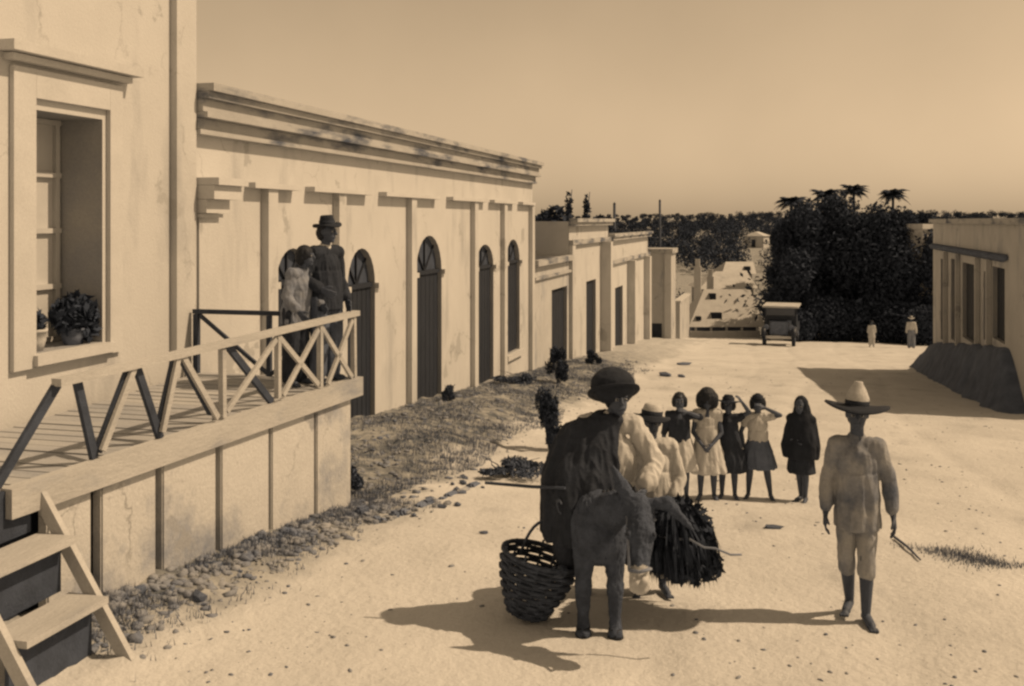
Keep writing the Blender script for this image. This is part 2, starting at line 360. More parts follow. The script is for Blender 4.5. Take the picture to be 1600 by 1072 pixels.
def block(root, X, sgn, y0, y1, z0, z1, depth, m):      # ends, back and flat roof behind a facade
    Xb = X - sgn * depth; a, b = (X - sgn * .01, Xb)
    MB().box((min(a, b), y0 + .003, z0), (max(a, b), y0 + .28, z1 - .003)).build('end_wall', m, root)
    MB().box((min(a, b), y1 - .28, z0), (max(a, b), y1 - .003, z1 - .003)).build('end_wall', m, root)
    xb0, xb1 = (Xb, Xb + .3) if sgn > 0 else (Xb - .3, Xb)
    box('back_wall', (xb0, y0 + .282, z0), (xb1, y1 - .282, z1 - .006), m, root)
    xs0, xs1 = (Xb + .302, X - .30) if sgn > 0 else (X + .30, Xb - .302)
    box('roof', (xs0, y0 + .284, z1 - .62), (xs1, y1 - .284, z1 - .45), M_tile, root)
    xs0, xs1 = (X - .298, X - .012) if sgn > 0 else (X + .012, X + .298)
    box('parapet', (xs0, y0 + .286, z1 - .5), (xs1, y1 - .286, z1 - .009), m, root)
def arch_pts(ya, yb, zs, zt, n=12):
    return [((ya + yb) / 2 - (yb - ya) / 2 * math.cos(math.pi * k / n), zs + (zt - zs) * math.sin(math.pi * k / n)) for k in range(n + 1)]
def door_in(root, X, sgn, op, rev=.35, leaves=2, impost=True):
    ya, yb, za, zs, zt = op; xf = X - sgn * rev
    x0, x1 = sorted((xf + sgn * .03, xf - sgn * .03))
    d = box('door', (x0, ya, za), (x1, yb, zs - .02), M_door, root)
    wl = (yb - ya) / leaves
    for k in range(leaves):      # planks and ledges on each leaf
        a = ya + k * wl
        npl = 3
        for j in range(npl):
            pa = a + j * wl / npl + .008; pb = a + (j + 1) * wl / npl - .008
            xx = sorted((xf + sgn * .032, xf + sgn * .05)); box('plank', (xx[0], pa, za + .02), (xx[1], pb, zs - .05), M_door, d)
    if zt > zs + .05:
        mb = MB(); P = arch_pts(ya, yb, zs, zt); mb.add([(xf + sgn * .012, p[0], p[1]) for p in P], [tuple(range(len(P)))])
        fl = mb.build('fanlight', M_fan, root)
        for k in (3, 6, 9):
            p = P[k]; MB().bar((xf + sgn * .03, (ya + yb) / 2, zs), (xf + sgn * .03, p[0], p[1]), .03, .03).build('glazing_bar', M_door, fl)
        xx = sorted((xf + sgn * .02, xf + sgn * .09)); box('transom', (xx[0], ya + .002, zs - .045), (xx[1], yb - .002, zs + .03), M_door, root)
    if impost:
        for (a, b) in ((ya - .13, ya - .002), (yb + .002, yb + .16)):
            xx = sorted((X + sgn * .002, X + sgn * .07)); box('impost', (xx[0], a, zs - .07), (xx[1], b, zs + .02), M_trim, root)
def pilaster(root, X, sgn, y, wd, z0, z1, pr=.1, m=None):
    xx = sorted((X + sgn * .002, X + sgn * pr)); return box('pilaster', (xx[0], y, z0), (xx[1], y + wd, z1), m or M_wall, root)
def band(name, root, X, sgn, y0, y1, z0, z1, pr, m):
    xx = sorted((X + sgn * .003, X + sgn * pr)); return box(name, (xx[0], y0, z0), (xx[1], y1, z1), m, root)
def Y(px): return onX(px, 400, XW).y
def Zx(px, py): return onX(px, py, XW).z

# --- near house with the tall window
y_c = Y(297)
hn = thing('tall_house', (XW, 8.0, 0), 'tall white plastered house with a deep window holding potted plants, nearest on the left', 'house')
wy0, wy1 = Y(57), Y(160); wz0, wz1 = Zx(100, 545), Zx(100, 178)
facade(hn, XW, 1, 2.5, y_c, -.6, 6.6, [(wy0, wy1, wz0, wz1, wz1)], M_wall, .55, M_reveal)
box('end_wall', (XW - 8, y_c - .3, -.6), (XW - .012, y_c - .004, 6.59), M_wall, hn)
box('end_wall', (XW - 8, 2.504, -.6), (XW - .012, 2.8, 6.59), M_wall, hn)
box('roof', (XW - 8, 2.81, 6.3), (XW - .02, y_c - .31, 6.5), M_tile, hn)
# surround, hood and corner pilaster
for (a, b) in ((wy0 - .34, wy0 - .06), (wy1 + .06, wy1 + .26)):
    band('window_surround', hn, XW, 1, a, b, wz0 - .12, wz1 + .36, .05, M_trim)
band('window_surround', hn, XW, 1, wy0 - .058, wy1 + .058, wz1 + .1, wz1 + .36, .05, M_trim)
band('window_hood', hn, XW, 1, wy0 - .42, wy1 + .34, wz1 + .40, wz1 + .46, .11, M_trim)
band('window_hood', hn, XW, 1, wy0 - .50, wy1 + .42, wz1 + .47, wz1 + .56, .19, M_trim)
band('sill', hn, XW, 1, wy0 - .1, wy1 + .1, wz0 - .1, wz0 - .005, .1, M_trim)
band('corner_pilaster', hn, XW, 1, Y(266), y_c - .003, -.5, 6.55, .085, M_wall)
# casement set deep in the recess
xc = XW - .50
wn = box('window', (xc - .05, wy0, wz0), (xc - .02, wy1, wz1), M_cas, hn)
for yy in (wy0 + .02, (wy0 + wy1) / 2 - .03, wy1 - .08): box('stile', (xc - .018, yy, wz0), (xc + .02, yy + .06, wz1), M_cas, wn)
for k in range(5):
    z = wz0 + (wz1 - wz0) * k / 4.0; z = min(max(z, wz0 + .03), wz1 - .03); box('glazing_bar', (xc - .017, wy0 + .005, z - .025), (xc + .026, wy1 - .005, z + .025), M_cas, wn)
# plants on the sill
def leaf_cloud(c, r, n, size, seed=0, flat=.0, droop=0.0):
    rg = np.random.default_rng(seed + 100); c = np.array(c); r = np.array(r)
    d = rg.normal(size=(n, 3)); d /= np.linalg.norm(d, axis=1)[:, None]
    p = c + d * r * (rg.random(n)[:, None] ** .45)
    u = rg.normal(size=(n, 3)); u[:, 2] -= droop; u /= np.linalg.norm(u, axis=1)[:, None]
    t = rg.normal(size=(n, 3)); t -= u * (t * u).sum(1)[:, None]; t /= np.linalg.norm(t, axis=1)[:, None]
    s = size * (.6 + .8 * rg.random(n))[:, None]
    V = np.stack([p - u * s, p + t * s * .42, p + u * s, p - t * s * .42], 1).reshape(-1, 3)
    return V, np.arange(4 * n).reshape(n, 4)
def join(parts):
    Vs = []; Fs = []; k = 0
    for (v, f) in parts: Vs.append(v); Fs.append(f + k); k += len(v)
    return np.concatenate(Vs), np.concatenate(Fs)
def pot(p, h, r, m, root):
    rs = [(p[0], p[1], p[2], r * .7, r * .7), (p[0], p[1], p[2] + h * .5, r * .95, r * .95), (p[0], p[1], p[2] + h * .85, r * .95, r * .95),
          (p[0], p[1], p[2] + h * .86, r * 1.08, r * 1.08), (p[0], p[1], p[2] + h, r * 1.08, r * 1.08), (p[0], p[1], p[2] + h * 1.001, r * .85, r * .85), (p[0], p[1], p[2] + h * .85, r * .8, r * .8)]
    return MB().rings(rs, 24).build('pot', m, root, True)
pz = wz0 + .002
p1 = (XW - .14, wy1 - .27, pz)
t = thing('potted_plant', p1, 'bushy dark potted plant in the deep window of the near house', 'plant')
pot(p1, .16, .11, M_dstone, t)
np_mesh('foliage', *(lambda a: (a[0] - np.array(p1), a[1]))(join([leaf_cloud((p1[0] + .02, p1[1], pz + .3), (.17, .27, .2), 700, .055, 1), leaf_cloud((p1[0] + .05, p1[1] + .12, pz + .16), (.12, .16, .14), 250, .05, 2)])), M_leaf, t)
for k in range(5): MB().tube([(p1[0], p1[1], pz + .12), (p1[0] + random.uniform(-.06, .06), p1[1] + random.uniform(-.12, .12), pz + .38)], .006, 5).build('stem', M_bark, t)
p2 = (XW - .16, wy0 + .17, pz)
t = thing('potted_plant', p2, 'small plant in a round pale pot at the near end of the window sill', 'plant')
pot(p2, .2, .105, M_white, t)
np_mesh('foliage', *(lambda a: (a[0] - np.array(p2), a[1]))(leaf_cloud((p2[0], p2[1], pz + .27), (.1, .11, .1), 160, .05, 4)), M_leaf, t)

# --- long arcaded building
y_e = Y(832)
b1 = thing('arched_building', (XW, (y_c + y_e) / 2, -.5), 'long white building with five arched openings and a stained cornice', 'building')
TOP = 4.52
def op(pa, pb, ptop, pspr, pbot, dx=None):
    c = (pa + pb) / 2; return (Y(pa), Y(pb), Zx(c, pbot), Zx(c, pspr), Zx(c, ptop))
ops1 = [op(432, 482, 388, 440, 555), op(543, 586, 388, 447, 690), op(650, 690, 368, 425, 655), op(744, 771, 382, 417, 600), op(791, 812, 374, 409, 550)]
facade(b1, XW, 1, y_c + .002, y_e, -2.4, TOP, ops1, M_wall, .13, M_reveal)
block(b1, XW, 1, y_c + .002, y_e, -2.4, TOP, 8, M_wall2)
for o in ops1: door_in(b1, XW, 1, o, .13)
oy = ops1[4]; band('sill', b1, XW, 1, oy[0] - .15, oy[1] + .15, oy[2] - .14, oy[2] - .004, .1, M_trim)
oy = ops1[3]; band('sill', b1, XW, 1, oy[0] - .1, oy[1] + .1, oy[2] - .14, oy[2] - .004, .06, M_trim)
T = TOP
for (z0, z1, pr) in ((T - .03, T + .06, .30), (T - .11, T - .034, .24), (T - .26, T - .114, .16), (T - .33, T - .264, .22), (T - .46, T - .334, .09), (T - .52, T - .464, .13)):
    band('cornice_moulding', b1, XW, 1, y_c + .012, y_e + (.1 if pr > .15 else 0), z0, z1, pr, M_corn)
zl = Zx(410, 287)
pil = [408, 520, 635, 735, 782, 826]
for i, px in enumerate(pil):
    y = Y(px); pilaster(b1, XW, 1, y, .26, -2.2, zl - .075, .11)
    yn = Y(pil[i + 1]) if i < 5 else y_e; yp = Y(pil[i - 1]) if i else Y(345)
    a = y - .42 * (y - yp); b = min(y + .40 * (yn - y), y_e)
    band('ledge', b1, XW, 1, a, b, zl - .07, zl, .15, M_trim)
# corner column with capital beside the tall house
ya = y_c + .03
band('corner_column', b1, XW, 1, ya, ya + .42, -.4, Zx(305, 340), .10, M_wall)
for (py0, py1, pr, e) in ((340, 334, .14, .45), (333, 312, .2, .5), (311.5, 290, .3, .6), (289.5, 278, .36, .66)):
    band('capital_moulding', b1, XW, 1, ya - .01, ya + e, Zx(305, py0), Zx(305, py1), pr, M_trim)

# --- low house beyond, raised middle house, end house
b2 = thing('low_house', (XW, 29.5, -1.5), 'low white house with one dark doorway, joined to the far end of the arched building', 'house')
ya, yb = y_e + .05, Y(889); zt = Zx(880, 402)
od = [op(862, 886, 450, 450, 592)]
facade(b2, XW, 1, ya, yb, -3.2, zt, od, M_wall2, .16, M_reveal); block(b2, XW, 1, ya, yb, -3.2, zt, 7, M_wall2); door_in(b2, XW, 1, od[0], .16, impost=False)
band('cornice_moulding', b2, XW, 1, ya, yb - .01, zt - .12, zt + .05, .16, M_corn)
band('cornice_moulding', b2, XW, 1, ya, yb - .01, zt - .5, zt - .42, .09, M_corn)
b3 = thing('raised_house', (XW, 36, -2), 'white house with the highest parapet between the low house and the end house', 'house')
ya, yb = Y(889) + .01, Y(950); zt = Zx(900, 346)
od = [op(916, 931, 438, 438, 572)]
facade(b3, XW, 1, ya, yb, -4, zt, od, M_wall, .16, M_reveal); block(b3, XW, 1, ya, yb, -4, zt, 8, M_wall2); door_in(b3, XW, 1, od[0], .16, impost=False)
for (z0, z1, pr) in ((zt - .02, zt + .1, .28), (zt - .14, zt - .024, .2), (zt - .75, zt - .6, .14)): band('cornice_moulding', b3, XW, 1, ya, yb, z0, z1, pr, M_corn)
pilaster(b3, XW, 1, Y(938), .45, -4, zt - .76, .4); pilaster(b3, XW, 1, ya, .5, -4, zt - .76, .12)
b4 = thing('end_house', (XW, 46, -3), 'white house at the far end of the left row with a stepped cornice', 'house')
ya, yb = Y(950) + .01, Y(1012); zt = Zx(980, 367)
od = [op(961, 973, 448, 448, 558)]
facade(b4, XW, 1, ya, yb, -4.6, zt, od, M_wall, .16, M_reveal); block(b4, XW, 1, ya, yb, -4.6, zt, 8, M_wall2); door_in(b4, XW, 1, od[0], .16, impost=False)
for (z0, z1, pr) in ((zt - .02, zt + .1, .28), (zt - .16, zt - .024, .2), (zt - 1.1, zt - .95, .14)): band('cornice_moulding', b4, XW, 1, ya, yb, z0, z1, pr, M_corn)
pilaster(b4, XW, 1, Y(980), .5, -4.6, zt - 1.12, .35); pilaster(b4, XW, 1, Y(1006), .6, -4.6, zt - 1.12, .3)
# gate pillar house jutting into the street
g0 = onX(1020, 400, XW + .0); Xg = -5.75
yg = 54.0
b5 = thing('corner_tower', (Xg, yg, -3.4), 'narrow tower-like white corner block jutting out past the end house', 'building')
zt = atD(1040, 388, 55).z
box('wall', (XW - 2.5, yg, -5), (Xg, yg + 2.6, zt - .25), M_wall2, b5)
box('cornice_moulding', (XW - 2.6, yg - .1, zt - .248), (Xg + .12, yg + 2.7, zt), M_corn, b5)
box('door', (Xg - 1.0, yg - .03, -4.2), (Xg - .45, yg - .003, -2.4), M_door, b5)
box('pilaster', (Xg - .3, yg - .12, -5), (Xg + .05, yg - .003, zt - .25), M_wall, b5)
b6 = thing('garden_wall', (Xg + .6, 58, -4), 'low grey wall running on beyond the corner tower', 'wall')
box('wall', (Xg - .2, 58, -5), (Xg + .1, 64, atD(1062, 468, 60).z), M_wall2, b6)
box('coping', (Xg - .25, 57.95, atD(1062, 468, 60).z + .002), (Xg + .15, 64.05, atD(1062, 468, 60).z + .12), M_trim, b6)

# --- platform (raised porch) in front of the tall house
RN = onX(90, 597, -4.95); RF = onX(555, 490, -4.5); rd = Vector((RF.x - RN.x, RF.y - RN.y, 0)); rl = rd.length; rd /= rl
rn = Vector((rd.y, -rd.x, 0))     # outward (street side)
def onR(px, py, off=0.0):
    r = ray(px, py); p0 = Vector((RN.x, RN.y, 0)) + rn * off
    return CAM + r * ((p0 - CAM).dot(rn) / r.dot(rn))
pf = thing('raised_porch', (-5.6, 8, .1), 'raised plank porch with a slanting lattice railing and a panelled white wall beneath', 'porch')
def rp(s, z, off=0.0): return Vector((RN.x, RN.y, 0)) + rd * s + rn * off + Vector((0, 0, z))
bA, bB = onR(8, 764), onR(560, 588)      # top edge of the fascia beam
sA, sB = (bA - RN).dot(rd), (bB - RN).dot(rd)
def btop(s): return bA.z + (bB.z - bA.z) * (s - sA) / (sB - sA)
MB().hexa([rp(sA, btop(sA) - .20, -.05), rp(sA, btop(sA) - .20, .06), rp(sB, btop(sB) - .20, .06), rp(sB, btop(sB) - .20, -.05),
           rp(sA, btop(sA), -.05), rp(sA, btop(sA), .06), rp(sB, btop(sB), .06), rp(sB, btop(sB), -.05)]).build('fascia_beam', M_wood, pf)
cuts = [70, 152, 250, 342, 423, 494, 550]; gw = [.06, .10, .075, .07, .06, .045, .03]
cs = [(onR(c, 760) - RN).dot(rd) for c in cuts]
for i in range(6):
    a = cs[i] + gw[i] / 2; b = cs[i + 1] - gw[i + 1] / 2; mb = MB(); jt = random.uniform(-.006, .006); n = 6
    lo = [(rp(a + (b - a) * k / n, 0).x, rp(a + (b - a) * k / n, 0).y) for k in range(n + 1)]
    mb.hexa([rp(a, -.5, -.1), rp(a, -.5, .0 + jt), rp(b, -.5, jt), rp(b, -.5, -.1), rp(a, btop(a) - .203, -.1), rp(a, btop(a) - .203, jt), rp(b, btop(b) - .203, jt), rp(b, btop(b) - .203, -.1)])
    pnl = mb.build('wall_panel', M_panel, pf)
    bm = bmesh.new(); bm.from_mesh(pnl.data); bmesh.ops.bevel(bm, geom=list(bm.edges), offset=.012, segments=2, affect='EDGES'); bm.to_mesh(pnl.data); bm.free()
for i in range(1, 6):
    MB().bar(rp(cs[i], -.4, -.16), rp(cs[i], btop(cs[i]) - .21, -.16), .14, .05, rd).build('gap_shade_post', M_black, pf)  # black posts paint the shadow lines between the panels
MB().hexa([rp(sA, -.5, -.3), rp(sA, -.5, -.2), rp(sB - .25, -.5, -.2), rp(sB - .25, -.5, -.3), rp(sA, 1.0, -.3), rp(sA, 1.0, -.2), rp(sB - .25, 1.0, -.2), rp(sB - .25, 1.0, -.3)]).build('gap_shade_backing', M_black, pf)  # black sheet that keeps the panel gaps as dark as shadow
# end wall of the porch facing the long building and the one facing us
e0 = rp(sB - .06, 0, -.11); box('end_wall', (XW + .1, e0.y - .12, -.6), (e0.x - .01, e0.y - .02, 1.02), M_panel, pf)
np_ = 27
for k in range(np_):       # deck planks, laid across
    a = sA + (sB - sA) * k / np_ + .006; b = sA + (sB - sA) * (k + 1) / np_ - .006; zt = btop((a + b) / 2) - .03 + random.uniform(-.004, .004)
    pa, pb = rp(a, 0, -.06), rp(b, 0, -.06)
    MB().hexa([(XW + .16, pa.y, zt - .05), (pa.x, pa.y, zt - .05), (pb.x, pb.y, zt - .05), (XW + .16, pb.y, zt - .05), (XW + .16, pa.y, zt), (pa.x, pa.y, zt), (pb.x, pb.y, zt), (XW + .16, pb.y, zt)]).build('deck_plank', M_wood2, pf)
# railing
rail_root = MB().bar(onR(88, 598), onR(557, 489), .09, .055, rn).build('railing', M_wood, pf)
def rb(nm, p, q, wd, th, m, off=0.0): MB().bar(onR(*p, off), onR(*q, off), th, wd, rn).build(nm, m, rail_root)
for (p, q) in (((347, 545), (348, 652)), ((434, 524), (434, 622)), ((500, 508), (500, 604)), ((552, 493), (553, 592))): rb('post', p, q, .05, .05, M_wood)
for (p, q) in (((211, 571), (160, 704)), ((279, 556), (254, 675)), ((284, 554), (340, 653)), ((354, 643), (431, 530)), ((436, 527), (497, 601)), ((442, 618), (497, 515)), ((503, 513), (550, 590)), ((512, 600), (550, 500))):
    rb('brace', p, q, .05, .03, M_wood, .012)
for (p, q) in (((92, 596), (-6, 760)), ((119, 589), (147, 716)), ((212, 569), (250, 685)), ((354, 538), (424, 628)), ((203, 572), (152, 706)), ((274, 556), (250, 660)), ((281, 554), (330, 645))):
    rb('brace', p, q, .065, .035, M_dwood, -.035)  # braces in the darker wood tone, set slightly back
# far end rail from the wall to the corner
zr = RF.z - .02
erail = MB().bar((XW + .12, RF.y, zr), (RF.x - .05, RF.y, zr), .05, .05, (0, 1, 0)).build('end_railing', M_dwood, pf)
MB().bar((XW + .16, RF.y, 1.2), (XW + .16, RF.y, zr - .03), .06, .06).build('post', M_dwood, erail)
for (xa, xb_) in ((XW + .2, XW + 1.05), (XW + 1.95, XW + 1.1)):
    MB().bar((xa, RF.y, zr - .04), (xb_, RF.y, 1.3), .035, .04, (0, 1, 0)).build('brace', M_dwood, erail)
MB().bar((XW + 1.07, RF.y, 1.2), (XW + 1.07, RF.y, zr - .03), .05, .05).build('post', M_dwood, erail)
# stairs from the near end of the porch down to the street
yS0, yS1 = 5.15, 5.97; xT, zT = -5.0, 1.2; xB = -4.27; zB = gz(xB, 5.6) - .02
st = thing('wooden_stairs', (-4.6, 5.6, zB), 'steep wooden stairs with dark boards for the shaded gaps at the near end of the porch', 'stairs')
for yy in (yS0, yS1):
    MB().bar((xT, yy, zT), (xB + .03, yy, zB), .05, .09, (0, 1, 0)).build('stringer', M_wood, st)
nst = 3
for k in range(nst):
    f = (k + .98) / nst; z = zT + (zB - zT) * f; x = xT + (xB - xT) * f
    if k < nst - 1: MB().box((x - .17, yS0 + .027, z), (x + .14, yS1 - .027, z + .045)).build('tread', M_wood, st)
    zu = zT + (zB - zT) * (f - 1 / nst) - .0; xu = xT + (xB - xT) * (f - 1 / nst)
    MB().box((xu - .02 if k else xu - .03, yS0 + .028, z + (.047 if k < nst - 1 else .02)), (xu + .01, yS1 - .028, zu - .003)).build('gap_shade_board', M_dwood, st)  # dark boards closing the gaps, in place of the shade beneath the treads

# ------------------------------------------------------------------ right-hand building on its raised terrace
XR = 5.0
def YR(px): return onX(px, 400, XR).y
def ZR(px, py): return onX(px, py, XR).z
yr0, yr1 = YR(1600) - .4, YR(1458)
tA, tB = ZR(1570, 538), ZR(1462, 533)
def tz(y): return tA + (tB - tA) * (y - YR(1570)) / (YR(1462) - YR(1570))
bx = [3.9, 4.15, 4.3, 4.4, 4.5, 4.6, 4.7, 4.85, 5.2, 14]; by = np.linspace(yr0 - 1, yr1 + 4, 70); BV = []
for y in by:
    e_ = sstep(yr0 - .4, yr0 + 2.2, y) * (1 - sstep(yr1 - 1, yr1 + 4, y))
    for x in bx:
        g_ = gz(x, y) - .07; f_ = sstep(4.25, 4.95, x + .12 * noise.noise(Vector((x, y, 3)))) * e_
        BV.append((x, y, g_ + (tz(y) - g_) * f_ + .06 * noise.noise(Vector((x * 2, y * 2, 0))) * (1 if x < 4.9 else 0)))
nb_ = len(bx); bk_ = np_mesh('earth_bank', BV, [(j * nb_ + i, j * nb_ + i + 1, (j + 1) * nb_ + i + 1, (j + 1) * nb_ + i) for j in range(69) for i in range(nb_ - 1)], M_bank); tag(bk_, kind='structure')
br = thing('veranda_building', (XR, 31, -.5), 'pale flat-topped building with tiled eave and dark doorways on the raised bank at right', 'building')
zt = 3.02; ot = [(YR(b), YR(a), ZR((a + b) / 2, 533), ZR((a + b) / 2, t_), ZR((a + b) / 2, t_)) for (a, b, t_) in ((1470, 1479, 405), (1486, 1497, 405), (1504, 1525, 412), (1537, 1546, 425), (1551, 1570, 418))]
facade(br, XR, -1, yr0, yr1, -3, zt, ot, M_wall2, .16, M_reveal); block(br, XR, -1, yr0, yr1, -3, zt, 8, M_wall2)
for o in ot: door_in(br, XR, -1, o, .16, impost=False)
band('cornice_moulding', br, XR, -1, yr0, yr1, zt - .1, zt + .04, .15, M_corn)
ze = ZR(1520, 396); k = 0; y = YR(1575)
while y < yr1 - .1:            # tiled eave
    MB().tube([(XR - .004, y, ze + .06), (XR - .15, y, ze + .0)], [.07, .08], 8).build('eave_tile', M_tile, br, True); y += .2
for px in (1480.5, 1500, 1531, 1549):
    y = YR(px); box('veranda_post', (XR - .13, y - .06, tz(y) - .1), (XR - .01, y + .06, ze - .09), M_wall2, br)

# ------------------------------------------------------------------ trees
def tree(name, base, h, cr, label, n=2600, leaf=.22, m=None, seed=0, trunk_r=.16, crown_z=None, lobes=9, group=None, cat='tree', zlow=.25):
    t = lthing(name, base, label, cat, group); rg = random.Random(seed)
    cz = crown_z if crown_z else h * .62
    tp = [(0, 0, -.3), (rg.uniform(-.1, .1), .0, h * .2), (rg.uniform(-.2, .2), rg.uniform(-.1, .1), h * .42), (rg.uniform(-.3, .3), 0, h * .7)]
    tk = MB().tube(tp, [trunk_r * 1.4, trunk_r, trunk_r * .8, trunk_r * .35], 8).build('trunk', M_bark, t, True)
    parts = []; rz_ = h - cz
    for k in range(lobes):
        a = rg.uniform(0, 6.28); rr = rg.uniform(.35, .75); zz = rg.uniform(-.8, 1.0)
        q = math.sqrt(max(.15, 1 - zz * zz))
        c = (cr * rr * math.cos(a) * q, cr * rr * math.sin(a) * q, cz + rz_ * zz * .75)
        s_ = rg.uniform(.2, .5)
        parts.append(leaf_cloud(c, (cr * s_, cr * s_, rz_ * s_ * .8), n // (lobes + 1), leaf, seed * 31 + k))
        if k < 6: MB().tube([tp[2], (c[0] * .5, c[1] * .5, (tp[2][2] + c[2]) / 2 + .1), c], [trunk_r * .5, trunk_r * .3, trunk_r * .1], 6).build('limb', M_bark, tk, True)
    parts.append(leaf_cloud((0, 0, cz), (cr * .6, cr * .6, rz_ * .7), n // (lobes + 1), leaf, seed * 31 + 99))
    np_mesh('crown', *join(parts), m or M_leaf, t); return t
def palm(base, h, label, seed, fr=1.5, n=13):
    t = lthing('palm_tree', base, label, 'palm tree', 'palms above the dark trees'); rg = random.Random(seed)
    lean = rg.uniform(-.3, .3)
    MB().tube([(0, 0, -.2), (lean * .3, 0, h * .5), (lean, 0, h)], [.16, .12, .1], 8).build('trunk', M_bark, t, True)
    for k in range(n):
        a = k * 2.399 + rg.uniform(-.2, .2); el = rg.uniform(-.15, .95); mb = MB(); L_ = fr * rg.uniform(.8, 1.1); P = []
        for i in range(8):
            u = i / 7; e = el - 1.5 * u; P.append(Vector((lean, 0, h)) + Vector((math.cos(a), math.sin(a), 0)) * L_ * u * math.cos(el * .5) + Vector((0, 0, L_ * (u * math.sin(el) - .55 * u * u))))
        sd = Vector((-math.sin(a), math.cos(a), 0))
        for i in range(1, 8):
            for sg in (-1, 1):
                for q in (0, .5):
                    p = P[i - 1].lerp(P[i], q); l = .42 * math.sin(math.pi * min(1, (i + q) / 8 + .12)) + .05
                    tip = p + sd * sg * l + (P[i] - P[i - 1]).normalized() * l * .5 - Vector((0, 0, l * .35))
                    dd = (P[i] - P[i - 1]).normalized() * .075
                    mb.add([p - dd, p + dd, tip], [(0, 1, 2)])
        mb.tube(P, [.02] * 7 + [.006], 4); mb.build('frond', M_leaf, t)
    return t
def gD(px, d):          # ground point in picture column px at depth d
    p = atD(px, 400, d); return Vector((p.x, p.y, gzn(p.x, p.y) if p.y < 60 else gz(p.x, p.y)))
big = [(1250, 64, 8.5, 2.5, 'broad dark tree standing right behind the parked truck'), (1312, 65, 9.2, 2.9, 'tallest dense dark tree in the middle of the clump'),
       (1392, 63, 8.4, 2.6, 'dense dark tree behind the two small figures by the road'), (1448, 62, 7.2, 2.3, 'dark tree crowding the far corner of the veranda building'),
       (1272, 72, 9.9, 3.0, 'dark tree rising behind the tree by the truck'), (1360, 74, 10.0, 3.0, 'dark tree behind the tallest one, under the palm crowns'),
       (1432, 70, 9.3, 2.7, 'dark tree in the second row, left of the veranda building roof'), (1226, 70, 6.6, 1.5, 'narrow dark tree between the hip-roofed house and the truck')]
for i, (px, d, h, cr, lb) in enumerate(big):
    tree('dense_tree', gD(px, d), h, cr, lb, 20000, .14, M_leaf, 20 + i, .2, h * .46, 26, 'dark trees beyond the crossing')
for i, (px, d, w_, lb) in enumerate([(1246, 61, 1.2, 'dark bush at the foot of the trees beside the truck'), (1290, 62, 1.7, 'dark bush under the trees, left of the two small figures'),
                                     (1340, 62, 1.6, 'dark bush under the tallest tree'), (1400, 60.5, 1.5, 'dark bush between the two small figures'), (1450, 58, 1.4, 'dark bush beside the end of the earth bank')]):
    b = gD(px, d); t = lthing('bush', b, lb, 'bush', 'bushes under the dark trees')
    np_mesh('foliage', *join([leaf_cloud((0, 0, w_ * .7), (w_, w_, w_ * .95), 4500, .11, 300 + i)]), M_leaf, t)
    MB().tube([(0, 0, -.2), (.1, 0, w_ * .7)], [.08, .03], 6).build('stem', M_bark, t)
for i, (px, py, d, lb) in enumerate([(1292, 304, 80, 'leftmost palm crown showing above the dark trees'), (1337, 296, 82, 'middle palm crown above the dark trees'), (1394, 302, 84, 'palm standing clear above the trees on the right'), (1233, 315, 76, 'low palm at the left edge of the dark trees')]):
    b = gD(px, d); palm(b, atD(px, py, d).z - b.z, lb, i + 3, 1.35, 34)
# wooded slopes far behind: nobody could count these trees
parts = []; rg = random.Random(5); nb = 0
for k in range(2900):
    y = 66 + 300 * rg.random() ** 1.25; x = rg.uniform(-.36, .34) * y
    px = 800 + F * ((x * cy + y * sy) / (y * cy - x * sy))
    if y < 150 and 1040 < px < 1215: continue
    if x < -4 and y < 75: continue
    if 1158 < px < 1208 and 150 < y < 214: continue
    h = rg.uniform(2.2, 4.0) * (.55 + .55 * sstep(850, 1250, px)) * (1.0 if y > 120 else 1.1) ; h *= (1 - .45 * sstep(220, 330, y)); r_ = h * rg.uniform(.5, .9); z = gz(x, y)
    nl = 160 if y < 140 else 140
    parts.append(leaf_cloud((x, y, z + h * .55), (r_, r_, h * .5), nl, (.2 if y < 140 else .26), 1000 + k))
fw = np_mesh('far_wood', *join(parts), M_leaf2); tag(fw, 'dark wooded slopes and ridge closing the end of the street', 'wood', kind='stuff')
# wispy trees and poles behind the left row
for i, (px, pyt, d, lb) in enumerate([(882, 296, 47, 'thin wispy tree top behind the low house roof'), (910, 300, 48, 'second wispy tree, nearer the raised parapet')]):
    b = gD(px, d); h = atD(px, pyt, d).z - b.z; t = lthing('slender_tree', b, lb, 'tree', 'slender trees behind the left row')
    tk = MB().tube([(0, 0, -.2), (.05, 0, h * .6), (.35, 0, h)], [.12, .07, .015], 7).build('trunk', M_bark, t, True)
    np_mesh('crown', *join([leaf_cloud((.05, 0, h * .72), (.5, .5, h * .10), 260, .16, 41 + i), leaf_cloud((.2, 0, h * .88), (.16, .2, h * .10), 120, .13, 51 + i), leaf_cloud((-.3, 0, h * .68), (.6, .6, h * .07), 260, .16, 61 + i)]), M_leaf, t)
for i, (px, pyt, d, h_, r_, lb) in enumerate([(850, 318, 44, 0, 1.2, 'bushy tree top showing over the roof beside the arched building'), (930, 328, 60, 0, 1.6, 'bushy tree top just right of the raised parapet')]):
    b = gD(px, d); h = atD(px, pyt, d).z - b.z; tree('garden_tree', b, h, r_, lb, 1800, .2, M_leaf, 70 + i, .12, h * .7, 8, 'tree tops behind the left row')
